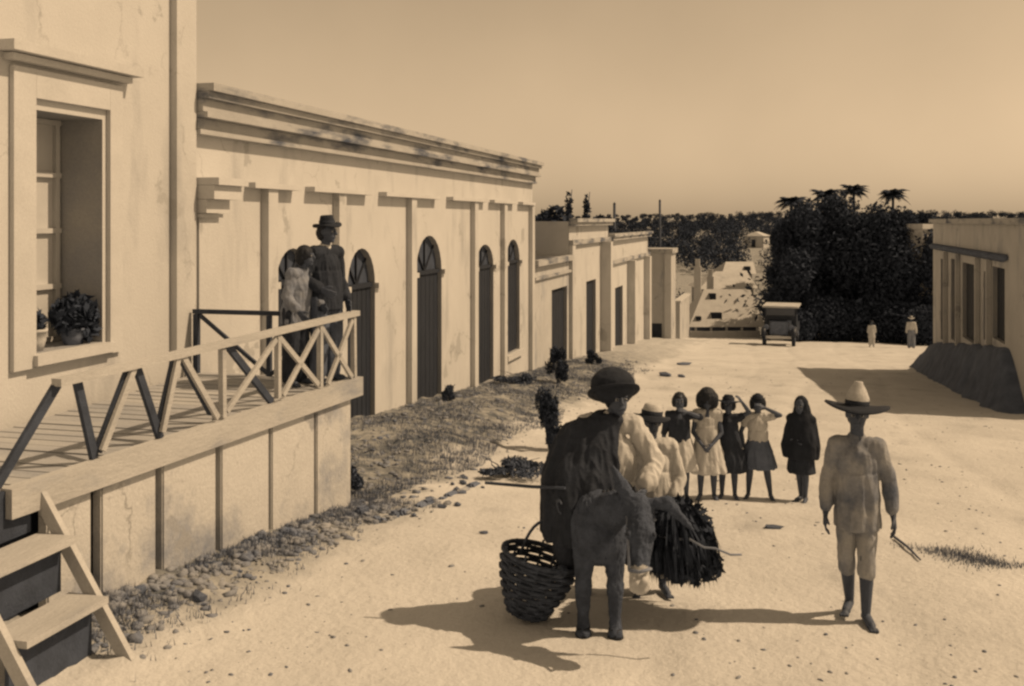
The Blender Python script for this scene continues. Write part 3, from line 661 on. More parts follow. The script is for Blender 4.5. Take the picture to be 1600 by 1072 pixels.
for i, (px, pyt, d, lb) in enumerate([(960, 319, 70, 'thin dark pole against the sky above the end house'), (1031, 314, 85, 'thin dark pole on the ridge above the corner tower')]):
    b = gD(px, d); zt_ = atD(px, pyt, d).z; t = thing('utility_pole', b, lb, 'pole')
    MB().tube([b - Vector((0, 0, .3)), (b.x, b.y, zt_)], [.13, .09], 8).build('shaft', M_dwood, t, True); MB().tube([(b.x, b.y, zt_ + .002), (b.x, b.y, zt_ + .14)], [.11, .02], 8).build('cap', M_dwood, t, True)

# ------------------------------------------------------------------ far houses in the middle
def hip_house(name, px0, px1, pe, pr0, pr1, prt, d, label, base_py, dormers=(), wallm=None):
    a = atD(px0, pe, d); b = atD(px1, pe, d); r0 = atD(pr0, prt, d + 2.6); r1 = atD(pr1, prt, d + 2.6)
    fw_ = Vector((-sy, cy, 0)); rt = Vector((cy, sy, 0)); ww = (b - a).length; z0 = gz(a.x, a.y) - .6
    c = (a + b) / 2; t = thing(name, (c.x, c.y, gz(c.x, c.y)), label, 'house')
    a2 = a + fw_ * 5.2; b2 = b + fw_ * 5.2
    MB().add([a, b, b2, a2, r0, r1], [(0, 1, 5, 4), (1, 2, 5), (2, 3, 4, 5), (3, 0, 4), (3, 2, 1, 0)]).build('roof', M_roofp, t)
    ins = .55; A = a + rt * .3 + fw_ * ins; B = b - rt * .3 + fw_ * ins; A2 = a2 + rt * .3 - fw_ * .3; B2 = b2 - rt * .3 - fw_ * .3
    zt_ = a.z - .004
    MB().hexa([(A.x, A.y, z0), (B.x, B.y, z0), (B2.x, B2.y, z0), (A2.x, A2.y, z0), (A.x, A.y, zt_), (B.x, B.y, zt_), (B2.x, B2.y, zt_), (A2.x, A2.y, zt_)]).build('wall', wallm or M_dstone, t)  # default dark stone puts the shade under the eaves into the wall colour
    for (px, py, w_, h_) in dormers:
        f = (pe - py) / (pe - prt); p = atD(px, py, d + 2.6 * f)
        MB().hexa([p - rt * w_ - fw_ * .25 - Vector((0, 0, h_)), p + rt * w_ - fw_ * .25 - Vector((0, 0, h_)), p + rt * w_ + fw_ * .5 - Vector((0, 0, h_)), p - rt * w_ + fw_ * .5 - Vector((0, 0, h_)),
                   p - rt * w_ - fw_ * .25 + Vector((0, 0, h_)), p + rt * w_ - fw_ * .25 + Vector((0, 0, h_)), p + rt * w_ + fw_ * .5 + Vector((0, 0, h_)), p - rt * w_ + fw_ * .5 + Vector((0, 0, h_))]).build('roof_vent', M_black, t)
    return t, a, b, rt, fw_
t, a, b, rt, fw_ = hip_house('hip_roofed_house', 1076, 1196, 511, 1100, 1172, 452, 66, 'low house with a broad pale hipped roof closing the street', 525, ((1119, 493, .33, .2), (1091, 497, .16, .12), (1113, 463, .2, .2)))
for k in range(5):
    p = a + (b - a) * (k + .5) / 5 + fw_ * .15; box('veranda_post', (p.x - .07, p.y - .07, gz(p.x, p.y) - .3), (p.x + .07, p.y + .07, a.z - .01), M_wall2, t)
hip_house('upper_house', 1092, 1186, 452, 1118, 1166, 424, 80, 'second pale roof stepping up behind the hip-roofed house', 500, (), M_wall2)
t, a, b, rt, fw_ = hip_house('hill_house', 1128, 1182, 428, 1134, 1177, 409, 100, 'small pale house topping the group of roofs at the street end', 440, ((1168, 421, .25, .3),), M_wall)
for i, (px, pt, pb, d, lb) in enumerate([(1090, 405, 480, 72, 'slim white chimney column left of the pale roofs'), (1110, 421, 470, 74, 'shorter white chimney column beside the pale roofs')]):
    p = atD(px, pb, d); q = atD(px, pt, d); g_ = gz(p.x, p.y); t = thing('chimney_column', (p.x, p.y, g_), lb, 'column')
    box('shaft', (p.x - .24, p.y - .24, g_ - .4), (p.x + .24, p.y + .24, q.z - .5), M_wall, t); box('cap', (p.x - .16, p.y - .16, q.z - .498), (p.x + .16, p.y + .16, q.z), M_wall, t)
    box('base', (p.x - .45, p.y - .45, g_ - .4), (p.x + .45, p.y + .45, g_ + 2.2 + .5 * i), M_wall2, t)
# low light wall in front of the hip-roofed house
pa, pb = onG(1078, 527), onG(1188, 528); t = thing('low_wall', ((pa.x + pb.x) / 2, pa.y, pa.z), 'low pale wall in front of the hip-roofed house', 'wall')
for k in range(6):
    u0 = pa.lerp(pb, k / 6); u1 = pa.lerp(pb, (k + 1) / 6 - .004); hh = .42 + random.uniform(-.02, .02)
    MB().hexa([u0 - Vector((0, 0, .4)), u1 - Vector((0, 0, .4)), u1 + Vector((0, .35, -.4)), u0 + Vector((0, .35, -.4)), u0 + Vector((0, .12, hh)), u1 + Vector((0, .12, hh)), u1 + Vector((0, .35, hh)), u0 + Vector((0, .35, hh))]).build('wall_section', M_wall, t)
# pale house on the hillside and lit roofs among the trees
def small_house(px0, px1, pt, pb, d, label, rot=-.55):
    a = atD(px0, pb, d); b = atD(px1, pt, d); c = (a + b) / 2; w_ = (px1 - px0) / F * d / 2; h_ = b.z - a.z
    t = lthing('small_house', (c.x, c.y, a.z), label, 'house'); t.rotation_euler = (0, 0, rot + YAW)
    MB().box((-w_, -w_, -1.5), (w_, w_, h_ * .72)).build('wall', M_wall, t)
    MB().add([(-w_ * 1.15, -w_ * 1.15, h_ * .72 + .003), (w_ * 1.15, -w_ * 1.15, h_ * .72 + .003), (w_ * 1.15, w_ * 1.15, h_ * .72 + .003), (-w_ * 1.15, w_ * 1.15, h_ * .72 + .003), (0, -w_ * .6, h_), (0, w_ * .6, h_)],
             [(0, 1, 4), (1, 2, 5, 4), (2, 3, 5), (3, 0, 4, 5), (3, 2, 1, 0)]).build('roof', M_roofp, t)
    box('door', (-w_ * .25, -w_ - .04, 0), (w_ * .15, -w_ - .003, h_ * .5), M_door, t); box('window', (w_ + .003, -w_ * .3, h_ * .2), (w_ + .03, w_ * .2, h_ * .5), M_door, t)
small_house(1168, 1198, 362, 386, 207, 'tiny pale house high on the wooded slope')
for (x0, x1, p0, p1, d, lb) in ((1364, 1418, 353, 376, 66, 'pale flat roof edge showing between the dark trees'), (1426, 1457, 350, 379, 62, 'pale block showing above the trees beside the veranda building')):
    a = atD(x0, p1, d); b = atD(x1, p0, d); g_ = gz(a.x, a.y); t = lthing('roof_house', ((a.x + b.x) / 2, (a.y + b.y) / 2, g_), lb, 'house'); t.rotation_euler = (0, 0, YAW + .5)
    w_ = (b - a).length * .42
    MB().box((-w_, -w_ * .8, -.5), (w_, w_ * .8, b.z - g_ - .3)).build('wall', M_wall, t); MB().box((-w_ - .15, -w_ * .8 - .15, b.z - g_ - .298), (w_ + .15, w_ * .8 + .15, b.z - g_)).build('roof', M_roofp, t)

# ------------------------------------------------------------------ parked truck
p = gD(1217, 52); t = lthing('parked_truck', p, 'old dark boxy truck parked at the crossing, seen head on', 'truck'); t.rotation_euler = (0, 0, -R(4))
body = MB().box((-.82, 1.0, .55), (.82, 3.6, .95)).box((-.8, .95, .951), (.8, 2.1, 1.45)).build('body', M_truck, t)
MB().rings([(0, 0, .55, .42, .02), (0, 0, .56, .45, .03), (0, 0, 1.1, .45, .03), (0, 0, 1.18, .38, .03)], 20).build('radiator', M_dstone, body)
MB().hexa([(-.44, .03, .55), (.44, .03, .55), (.6, .95, .55), (-.6, .95, .55), (-.4, .03, 1.12), (.4, .03, 1.12), (.58, .95, 1.25), (-.58, .95, 1.25)]).build('bonnet', M_truck, body)
for x in (-.76, .76): box('roof_post', (x - .04, 1.0, 1.451), (x + .04, 1.08, 1.86), M_truck, body)
for x in (-.76, .76): box('roof_post', (x - .04, 2.0, 1.451), (x + .04, 2.08, 1.86), M_truck, body)
box('windscreen', (-.71, 1.02, 1.452), (.71, 1.045, 1.84), M_glass, body)
box('roof', (-.9, .8, 1.862), (.9, 3.3, 1.95), M_wall2, t); box('bumper', (-.8, -.22, .38), (.8, -.14, .52), M_wall, t)
for x in (-.62, .62):
    hl = MB().tube([(x, -.1, .95), (x, .06, .95)], [.14, .09], 14).build('headlight', M_dstone, t, True); MB().tube([(x, -.115, .95), (x, -.102, .95)], .12, 14).build('lens', M_dstone, hl)
    MB().tube([(x * 1.2, -.35, .5), (x * 1.2, -.1, .8), (x * 1.2, .4, .86), (x * 1.2, .9, .5)], [.12, .14, .14, .1], 8).build('mudguard', M_truck, t, True)
for x in (-.72, .72):
    for y in (.05, 2.7):
        wl = MB().tube([(x - .08, y, .36), (x + .08, y, .36)], .37, 20).build('wheel', M_tyre, t, True); MB().tube([(x - .085, y, .36), (x + .085, y, .36)], .2, 16).build('rim', M_dstone, wl, True)

# ------------------------------------------------------------------ people
def V3(*a): return Vector(a)
STAND = dict(pel=(0, 0, .53), che=(0, 0, .70), nek=(0, .008, .825), hed=(0, -.012, .925),
             shL=(-.098, .0, .795), elL=(-.13, .012, .635), wrL=(-.142, -.02, .49), shR=(.098, .0, .795), elR=(.13, .012, .635), wrR=(.142, -.02, .49),
             hpL=(-.05, 0, .51), knL=(-.058, -.008, .28), anL=(-.062, .012, .045), hpR=(.05, 0, .51), knR=(.058, -.008, .28), anR=(.062, .012, .045))
class Person:
    def __init__(s, loc, H, label, face=0.0, hs=1.0, group=None, pose=None, voxel=.0075, curl=.6, girl=0.9, skin=None):
        s.H = H; s.J = {k: Vector(v) * H for k, v in {**STAND, **(pose or {})}.items()}; s.vox = voxel
        ang = math.atan2(loc[0], loc[1]); s.t = lthing('person', loc, label, 'person', group); s.t.rotation_euler = (0, 0, -ang + face)
        s.hs = hs; J = s.J; mb = MB(); sc = lambda *r: tuple(q * H for q in r)
        g = girl
        mb.ell(J['pel'], sc(.083, .062, .075)); mb.ell(J['pel'].lerp(J['che'], .5), sc(.074 * g + .004, .055, .10)); mb.ell(J['che'], sc(.088 * g + .005, .058, .105))
        mb.cap(J['shL'], J['shR'], .034 * H, .034 * H); mb.cap(J['che'] + V3(0, 0, .06 * H), J['nek'], .06 * H, .034 * H); mb.cap(J['nek'] - V3(0, 0, .02 * H), J['hed'], .031 * H, .03 * H)
        h = J['hed']; k = H * hs; s.turn = Matrix.Rotation((pose or {}).get('turn', (0, 0, 0))[0] if pose and 'turn' in pose else 0, 3, 'Z')
        Rm = s.turn
        def hp(x, y, z): return h + Rm @ V3(x * k, y * k, z * k)
        s.hp = hp
        mb.ell(hp(0, .006, .012), (.046 * k, .056 * k, .056 * k), rot=Rm); mb.ell(hp(0, -.012, -.022), (.036 * k, .042 * k, .046 * k), rot=Rm)
        mb.ell(hp(0, -.034, -.052), (.018 * k, .016 * k, .014 * k)); mb.cap(hp(0, -.052, .01), hp(0, -.064, -.012), .006 * k, .009 * k)
        mb.cap(hp(-.024, -.044, .016), hp(.024, -.044, .016), .008 * k, .008 * k); mb.cap(hp(-.012, -.051, -.033), hp(.012, -.051, -.033), .006 * k, .006 * k)
        for sg in (-1, 1): mb.ell(hp(sg * .046, .004, .0), (.007 * k, .012 * k, .018 * k), 8, 6, rot=Rm)
        for sd in 'LR':
            sg = -1 if sd == 'L' else 1; sh, el, wr = J['sh' + sd], J['el' + sd], J['wr' + sd]
            mb.cap(sh, el, .028 * H, .022 * H); mb.cap(el, el.lerp(wr, .4), .022 * H, .0215 * H); mb.cap(el.lerp(wr, .4), wr, .0215 * H, .015 * H)
            s.hand(mb, el, wr, sg, curl)
            hp_, kn, an = J['hp' + sd], J['kn' + sd], J['an' + sd]
            mb.cap(hp_, kn, .052 * H, .036 * H); mid = kn.lerp(an, .3) + V3(0, .008 * H, 0); mb.cap(kn, mid, .036 * H, .034 * H); mb.cap(mid, an, .034 * H, .021 * H)
            fd = J.get('ft' + sd, V3(sg * .018, -.095, 0) * 1) if False else V3(sg * .025, -.1, 0)
            mb.cap(an + V3(0, .018, -.018) * H, an + fd * H * .75 + V3(0, 0, -.026 * H), .023 * H, .020 * H); mb.cap(an + fd * H * .6 + V3(0, 0, -.03 * H), an + fd * H + V3(0, 0, -.032 * H), .02 * H, .013 * H)
            for q in range(3): mb.cap(an + fd * H + V3((q - 1) * .013 * H, 0, -.034 * H), an + fd * H * 1.16 + V3((q - 1) * .015 * H, 0, -.036 * H), .009 * H, .007 * H)
        s.body = remesh(mb, voxel, 'body', skin or M_skin, s.t, 2)
        if voxel < .012:
            for sg in (-1, 1):
                e = MB().ell(hp(sg * .019, -.048, .004), (.0085 * k, .006 * k, .006 * k), 10, 8).build('eye', M_eye, s.t, True)
                MB().ell(hp(sg * .019, -.0535, .004), (.004 * k, .002 * k, .004 * k), 8, 6).build('pupil', M_black, e, True)
    def hand(s, mb, el, wr, sg, curl):
        H = s.H; d = (wr - el).normalized(); inn = V3(-sg, 0, 0); inn = (inn - d * inn.dot(d)); inn = inn.normalized() if inn.length > .05 else V3(0, -1, 0)
        sd = d.cross(inn).normalized(); sd = sd if sd.y < 0 else -sd     # thumb side to the front
        pc = wr + d * .035 * H
        for q in (-1, 0, 1): mb.cap(wr + d * .008 * H + sd * q * .008 * H, wr + d * .05 * H + sd * q * .014 * H, .0115 * H, .0105 * H, 8)
        for i, (off, ln) in enumerate(((.021, .038), (.007, .043), (-.007, .040), (-.021, .031))):
            b0 = wr + d * .054 * H + sd * off * H; ca = curl * (.6 + .08 * i)
            d1 = (d * math.cos(ca * .6) + inn * math.sin(ca * .6)).normalized(); b1 = b0 + d1 * ln * .55 * H
            d2 = (d * math.cos(ca * 1.7) + inn * math.sin(ca * 1.7)).normalized(); b2 = b1 + d2 * ln * .55 * H
            mb.cap(b0, b1, .0062 * H, .0058 * H, 7); mb.cap(b1, b2, .0058 * H, .005 * H, 7)
        t0 = wr + d * .018 * H + sd * .016 * H; t1 = t0 + (d * .6 + sd * .75 + inn * .3).normalized() * .026 * H; t2 = t1 + (d * .9 + sd * .25 + inn * .4).normalized() * .022 * H
        mb.cap(t0, t1, .0085 * H, .0072 * H, 7); mb.cap(t1, t2, .0072 * H, .006 * H, 7)
    def cloth(s, name, m, prims, wr=.006, wsc=9, wst=(1, 1, .3), vox=.0095, sm=2, seed=0, mats=None):
        mb = MB(); H = s.H
        for p in prims:
            if p[0] == 'cap': mb.cap(p[1], p[2], p[3] * H, p[4] * H, 12)
            elif p[0] == 'ell': mb.ell(p[1], tuple(q * H for q in p[2]), 18, 11)
            else: mb.rings([(r[0] * H, r[1] * H, r[2] * H, r[3] * H, r[4] * H, *(r[5:])) for r in p[1]], 56, p[2], p[3], p[4])
        return remesh(mb, max(vox, s.vox * 1.2), name, m, s.t, sm, wr * 1.15, wsc * 1.3, wst, seed)
    def torso(s, inf=.012):
        J = s.J; return [('ell', J['che'], (.092 + inf * .6, .064 + inf * .6, .115)), ('ell', J['pel'].lerp(J['che'], .5), (.077 + inf * .6, .057 + inf * .6, .11)), ('cap', J['shL'], J['shR'], .034 + inf * .6, .034 + inf * .6), ('cap', J['che'] + V3(0, 0, .05 * s.H), J['nek'] - V3(0, 0, .012 * s.H), .068, .04)]
    def sleeve(s, sd, f1=1.0, inf=.012, f2=0.0):
        J = s.J; sh, el, wr = J['sh' + sd], J['el' + sd], J['wr' + sd]; o = [('cap', sh, sh.lerp(el, f1), .028 + inf * .7, .024 + inf * .8)]
        if f2: o.append(('cap', el, el.lerp(wr, f2), .024 + inf * .8, .02 + inf * .9))
        return o
    def legs(s, f=1.0, inf=.014):
        J = s.J; o = [('ell', J['pel'], (.088 + inf, .066 + inf, .08))]
        for sd in 'LR':
            o.append(('cap', J['hp' + sd], J['kn' + sd], .054 + inf, .042 + inf))
            if f: o.append(('cap', J['kn' + sd], J['kn' + sd].lerp(J['an' + sd], f), .042 + inf, .042 + inf))
        return o
    def hair(s, big=1.0, long=0.0, m=None, bob=True):
        k = s.H * s.hs; mb = MB(); hp = s.hp
        mb.ell(hp(0, .012, .02), (.052 * k * big, .058 * k * big, .055 * k * big)); mb.ell(hp(0, .028, -.005), (.05 * k * big, .045 * k * big, .06 * k * big))
        for sg in ((-1, 1) if bob else ()): mb.ell(hp(sg * .042 * big, .012, -.005), (.02 * k * big, .034 * k * big, .045 * k * big))
        if long: mb.cap(hp(0, .04, 0), hp(0, .055, -long), .045 * k * big, .035 * k * big)
        return remesh(mb, max(.008, s.vox), 'hair', m or M_hair, s.t, 2, .004, 25, (1, 1, .3))
    def hat(s, mb_m, crown_m, rb, rc, hc, tilt=(0, 0), zoff=.035, cone=.35, droop=.0, curl=.03, off=(0, 0)):
        k = s.H * s.hs; base = s.hp(off[0], off[1], zoff); Rt = Matrix.Rotation(tilt[0], 3, 'X') @ Matrix.Rotation(tilt[1], 3, 'Y')
        n = 36
        def ringset(rs):
            vs_ = []; fs = []
            for (r, z, wv) in rs:
                for i in range(n):
                    a = 2 * math.pi * i / n; vs_.append(base + Rt @ V3(r * math.cos(a), r * math.sin(a), z + wv * math.cos(2 * a)))
            for j in range(len(rs) - 1):
                for i in range(n): fs.append((j * n + i, j * n + (i + 1) % n, (j + 1) * n + (i + 1) % n, (j + 1) * n + i))
            return vs_, fs
        v, f = ringset([(rc * .98, .012, 0), (rc * 1.3, .0, 0), (rb * .75, -droop * .5, curl * .25), (rb, -droop, curl), (rb * 1.01, -droop - .012, curl), (rb * .75, -droop * .5 - .016, curl * .25), (rc * .9, -.016, 0)])
        b = MB().add(v, f).build('hat_brim', mb_m, s.t, True)
        v, f = ringset([(rc, -.01, 0), (rc * .98, hc * .35, 0), (rc * (.98 - cone * .5), hc * .7, 0), (rc * (1 - cone), hc * .93, 0), (rc * (.75 - cone * .6), hc, 0), (.004, hc * 1.005, 0)])
        c = MB().add(v, f).build('hat_crown', crown_m, s.t, True)
        v, f = ringset([(rc * 1.015, .012, 0), (rc * 1.02, .045, 0), (rc * .97, .046, 0)]); MB().add(v, f).build('hat_band', M_dark, c, True)

GK = 'children standing in the road'
# --- walking man in the tall straw hat
p = onG(1339, 962); m = Person(p, 1.66, 'walking man in a tall pale peaked hat, loose light shirt and cropped trousers', .05, pose=dict(
    shL=(-.09, .0, .785), elL=(-.13, .015, .625), wrL=(-.138, -.03, .475), shR=(.09, .0, .785), elR=(.14, .02, .625), wrR=(.155, -.01, .475),
    hpL=(-.045, 0, .51), knL=(-.045, -.02, .285), anL=(-.03, .06, .055), hpR=(.045, 0, .51), knR=(.04, -.05, .29), anR=(.035, -.07, .045)))
J = m.J
m.cloth('shirt', M_work, m.torso(.008) + m.sleeve('L', 1, .012, .8) + m.sleeve('R', 1, .012, .8) + [('rings', [(0, 0, .66, .092, .072, .1), (0, 0, .55, .098, .08, .6), (0, 0, .45, .10, .086, 1), (0, 0, .41, .10, .088, 1)], 7, .04, .5)], .006, 8, seed=1)
m.cloth('trousers', M_work, m.legs(.27, -.004), .006, 9, seed=2); m.hair(.9, bob=False)
m.hat(M_dstraw, M_straw, .235, .088, .185, (-.05, .06), .04, .62, .0, .022)
# --- children in the road
def kid(px, py, H, label, **k): return Person(onG(px, py), H, label, group=GK, voxel=.0075, hs=1.18, girl=.8, **k)
k1 = kid(1062, 779, 1.22, 'child at the left end of the row, dark top and pale skirt, hand to face', pose=dict(elR=(.19, -.06, .79), wrR=(.07, -.12, .845), elL=(-.15, .02, .62), wrL=(-.14, -.03, .47)))
k1.cloth('top', M_dark, k1.torso(.012) + k1.sleeve('R', .95, .01) + k1.sleeve('L', 1, .01) + [('rings', [(0, 0, .68, .1, .075, 0), (0, 0, .52, .1, .08, 1)], 6, .02, 0)], .005, 10, seed=3)
k1.cloth('skirt', M_white, [('rings', [(.015, 0, .58, .09, .07, .1), (.02, 0, .45, .125, .11, .7), (.025, 0, .30, .165, .14, 1), (.025, 0, .285, .163, .138, 1)], 9, .06, 1)], .004, 10, seed=4); k1.hair(1.0)
k2 = kid(1105, 779, 1.24, 'girl with thick black hair in a white dress, hands clasped in front', pose=dict(elL=(-.13, -.02, .62), wrL=(-.045, -.12, .52), elR=(.13, -.02, .62), wrR=(.045, -.12, .53)))
k2.cloth('dress', M_white, k2.torso(.012) + k2.sleeve('L', .3, .012) + k2.sleeve('R', .3, .012) + [('rings', [(0, 0, .68, .095, .075, .1), (0, 0, .52, .12, .1, .6), (0, 0, .33, .17, .145, 1), (0, 0, .265, .185, .155, 1), (0, 0, .252, .183, .153, 1)], 10, .05, 0)], .005, 9, seed=5); k2.hair(1.42, .09)
k3 = kid(1138, 778, 1.18, 'child in a long black dress and brimmed hat, one arm lifted', pose=dict(elR=(.2, -.02, .86), wrR=(.13, -.07, .965), elL=(-.14, -.01, .63), wrL=(-.13, -.05, .49)))
k3.cloth('dress', M_dark, k3.torso(.012) + k3.sleeve('L', .8, .012) + k3.sleeve('R', .35, .012) + [('rings', [(0, 0, .68, .095, .075, .1), (.01, 0, .52, .12, .1, .6), (.02, 0, .34, .155, .13, 1), (.02, 0, .285, .16, .135, 1), (.02, 0, .272, .158, .133, 1)], 8, .045, 2)], .005, 9, seed=6); k3.hair(1.0)
k3.hat(M_wick, M_dstraw, .115, .07, .075, (-.1, .05), .03, .3, .0, .008)
k4 = kid(1184, 778, 1.2, 'girl in a white blouse and dark skirt shading her eyes with one arm', pose=dict(elR=(.21, -.07, .83), wrR=(.06, -.11, .905), elL=(-.16, .01, .64), wrL=(-.13, -.03, .5), knL=(-.075, -.008, .28), anL=(-.09, .01, .045), knR=(.085, -.008, .28), anR=(.12, .01, .045)))
k4.cloth('blouse', M_white, k4.torso(.012) + k4.sleeve('L', .5, .013) + k4.sleeve('R', .45, .013) + [('rings', [(0, 0, .66, .095, .075, .1), (0, 0, .55, .1, .08, 1)], 7, .03, 0)], .005, 10, seed=7)
k4.cloth('skirt', M_slate, [('rings', [(0, 0, .575, .098, .078, .1), (0, 0, .47, .135, .115, .6), (.01, 0, .315, .165, .14, 1), (.01, 0, .3, .163, .138, 1)], 11, .05, 1)], .004, 10, seed=8); k4.hair(1.08); k4.hat(M_dstraw, M_dstraw, .085, .062, .07, (-.15, 0), .035, .6)
k5 = kid(1252, 782, 1.2, 'child wrapped in a black shawl from head to knees', pose=dict(elL=(-.12, -.05, .64), wrL=(-.03, -.1, .6), elR=(.12, -.05, .64), wrR=(.03, -.1, .62), anR=(.035, .01, .045), anL=(-.02, .05, .045), knR=(.04, 0, .28), knL=(-.03, .02, .28)), face=-.35)
hd = k5.J['hed']
k5.cloth('shawl', M_black_c, [('ell', hd + V3(0, .022, .012), (.072, .06, .088)), ('ell', hd + V3(0, .03, -.09), (.09, .06, .1)), ('cap', k5.J['shL'], k5.J['shR'], .05, .05), ('rings', [(0, .015, .93, .07, .06, 0), (0, .015, .86, .085, .075, 0), (0, .01, .80, .135, .10, .1), (0, .0, .70, .16, .12, .5), (0, -.01, .55, .185, .14, 1), (.0, -.01, .45, .175, .13, 1), (0, -.01, .43, .17, .125, 1)], 7, .04, 1)], .005, 8, seed=9, sm=5)
k5.cloth('dress', M_dark, [('rings', [(0, 0, .55, .1, .08, .1), (0, 0, .4, .125, .1, .8), (0, 0, .3, .135, .115, 1), (0, 0, .285, .133, .113, 1)], 8, .05, 1)], .004, 10, seed=10)
# --- two people on the porch
def deck_z(q): return btop((Vector((q.x, q.y, 0)) - Vector((RN.x, RN.y, 0))).dot(rd)) - .028
q = atD(509, 500, 11.05); q.z = deck_z(q)
m = Person(q, 1.74, 'man in a dark suit and felt hat standing at the far end of the porch', .75, pose=dict(turn=(.35, 0, 0), elL=(-.15, .03, .64), wrL=(-.11, -.08, .58), elR=(.14, .02, .635), wrR=(.12, -.06, .5)))
m.cloth('jacket', M_dark, m.torso(.02) + m.sleeve('L', 1, .014, .85) + m.sleeve('R', 1, .014, .85) + [('rings', [(0, 0, .68, .11, .08, .1), (0, 0, .55, .112, .085, .6), (0, 0, .46, .118, .09, 1), (0, 0, .445, .118, .09, 1)], 5, .02, 0)], .006, 9, seed=11)
m.cloth('trousers', M_slate, m.legs(.92, .014), .006, 9, seed=12); m.hair(.9, bob=False); m.hat(M_dstraw, M_dstraw, .155, .085, .105, (-.02, -.06), .045, .2, .0, .02)
m.cloth('collar', M_white, [('cap', m.J['nek'] - V3(0, .01, .03), m.J['nek'] + V3(0, -.004, .012), .046, .038)], 0)
q = atD(462, 500, 10.85); q.z = deck_z(q)
m = Person(q, 1.5, 'stooping person with dark hair and a light grey shirt beside the man on the porch', .9, pose=dict(turn=(.3, 0, 0), che=(.0, -.035, .70), nek=(0, -.06, .815), hed=(0, -.09, .908), shL=(-.095, -.045, .785), shR=(.095, -.045, .785), elL=(-.135, -.03, .63), wrL=(-.12, -.12, .53), elR=(.125, -.06, .63), wrR=(.09, -.16, .56)))
m.cloth('shirt', M_greyc, m.torso(.018) + m.sleeve('L', 1, .013, .8) + m.sleeve('R', 1, .013, .8) + [('rings', [(0, -.02, .66, .105, .085, .1), (0, 0, .52, .11, .09, .6), (0, 0, .45, .115, .09, 1), (0, 0, .435, .115, .09, 1)], 6, .03, 0)], .007, 9, seed=13)
m.cloth('trousers', M_dark, m.legs(.9, .014), .006, 9, seed=14); m.hair(1.08, bob=False)
# --- two far figures by the crossing
m = Person(gD(1362, 53), 1.35, 'tiny far figure in pale clothes at the edge of the dark trees', voxel=.02, hs=1.1); m.cloth('tunic', M_white, m.torso(.02) + m.sleeve('L', 1, .02, .5) + m.sleeve('R', 1, .02, .5) + [('rings', [(0, 0, .66, .1, .08), (0, 0, .35, .14, .12)], 6, .03, 0)], 0); m.cloth('trousers', M_white, m.legs(.7, .02), 0); m.hair(1.1)
m = Person(gD(1424, 52.5), 1.62, 'far figure in pale shirt and dark hat near the earth bank', voxel=.02); m.cloth('shirt', M_white, m.torso(.02) + m.sleeve('L', 1, .02, .9) + m.sleeve('R', 1, .02, .9), 0); m.cloth('trousers', M_greyc, m.legs(.9, .02), 0); m.hair(1.0); m.hat(M_straw, M_straw, .17, .085, .1)

# ------------------------------------------------------------------ loaded donkey with its rider
DP = onG(922, 992); DP = Vector((DP.x, DP.y + .38, gz(DP.x, DP.y))); dang = -math.atan2(DP.x, DP.y)
d = lthing('donkey', DP, 'dark donkey with a pale muzzle, facing us with its head hanging to one side', 'donkey'); d.rotation_euler = (0, 0, dang)
mb = MB()
mb.ell((0, .05, .79), (.25, .52, .25), 18, 12); mb.ell((0, -.3, .76), (.22, .25, .27)); mb.ell((0, -.42, .70), (.13, .12, .16)); mb.ell((0, .4, .82), (.2, .22, .22))
mb.cap((0, -.34, .84), (.13, -.52, .97), .16, .12); mb.cap((.13, -.52, .97), (.26, -.60, 1.0), .12, .10)
poll = V3(.29, -.62, .98); muz = V3(.27, -.86, .56)
mb.cap(poll, poll.lerp(muz, .3), .092, .10); mb.cap(poll.lerp(muz, .3), poll.lerp(muz, .72), .10, .066); mb.cap(poll.lerp(muz, .72), muz, .064, .068)
mb.cap(poll.lerp(muz, .28) + V3(0, .07, -.04), poll.lerp(muz, .5) + V3(0, .05, -.03), .066, .05); mb.ell(muz + V3(0, -.02, -.015), (.07, .06, .055))
for sg in (-1, 1): mb.ell(poll.lerp(muz, .36) + V3(sg * .075, -.045, .02), (.03, .035, .03)); mb.ell(muz + V3(sg * .032, -.06, .02), (.022, .02, .026))
for (b0, b1, b2) in ((poll + V3(.05, .0, .05), poll + V3(.18, -.02, .06), poll + V3(.36, -.04, -.12)), (poll + V3(-.05, .02, .05), poll + V3(-.13, .02, .16), poll + V3(-.2, .02, .3))):
    mb.cap(b0, b1, .03, .05); mb.cap(b1, b2, .05, .008)
for sg in (-1, 1):
    x = sg * .115
    for pts, rr in (([(x * .9, -.36, .72), (x, -.36, .40), (x, -.37, .36), (x, -.36, .12), (x, -.38, .05), (x, -.41, .02)], [.10, .056, .062, .04, .046, .056]),
                    ([(x * .95, .46, .74), (x * 1.05, .36, .55), (x, .53, .36), (x, .50, .12), (x, .48, .05), (x, .45, .02)], [.12, .085, .055, .038, .044, .054])):
        for i in range(5): mb.cap(pts[i], pts[i + 1], rr[i], rr[i + 1])
mb.cap((0, .62, .88), (0, .7, .6), .03, .018); mb.cap((0, .7, .6), (0, .7, .4), .022, .04)
bd = remesh(mb, .010, 'body', [M_fur, M_muz], d, 2, .006, 34, (1, 1, .4))
mw = muz + V3(-.0, -.03, .0)
mi = [1 if (p_.center - mw).length < .125 + .02 * noise.noise(p_.center * 25) else 0 for p_ in bd.data.polygons]; bd.data.polygons.foreach_set('material_index', mi)
for sg in (-1, 1): MB().ell(poll.lerp(muz, .36) + V3(sg * .088, -.068, .03), (.016, .016, .016), 8, 6).build('eye', M_black, d, True)
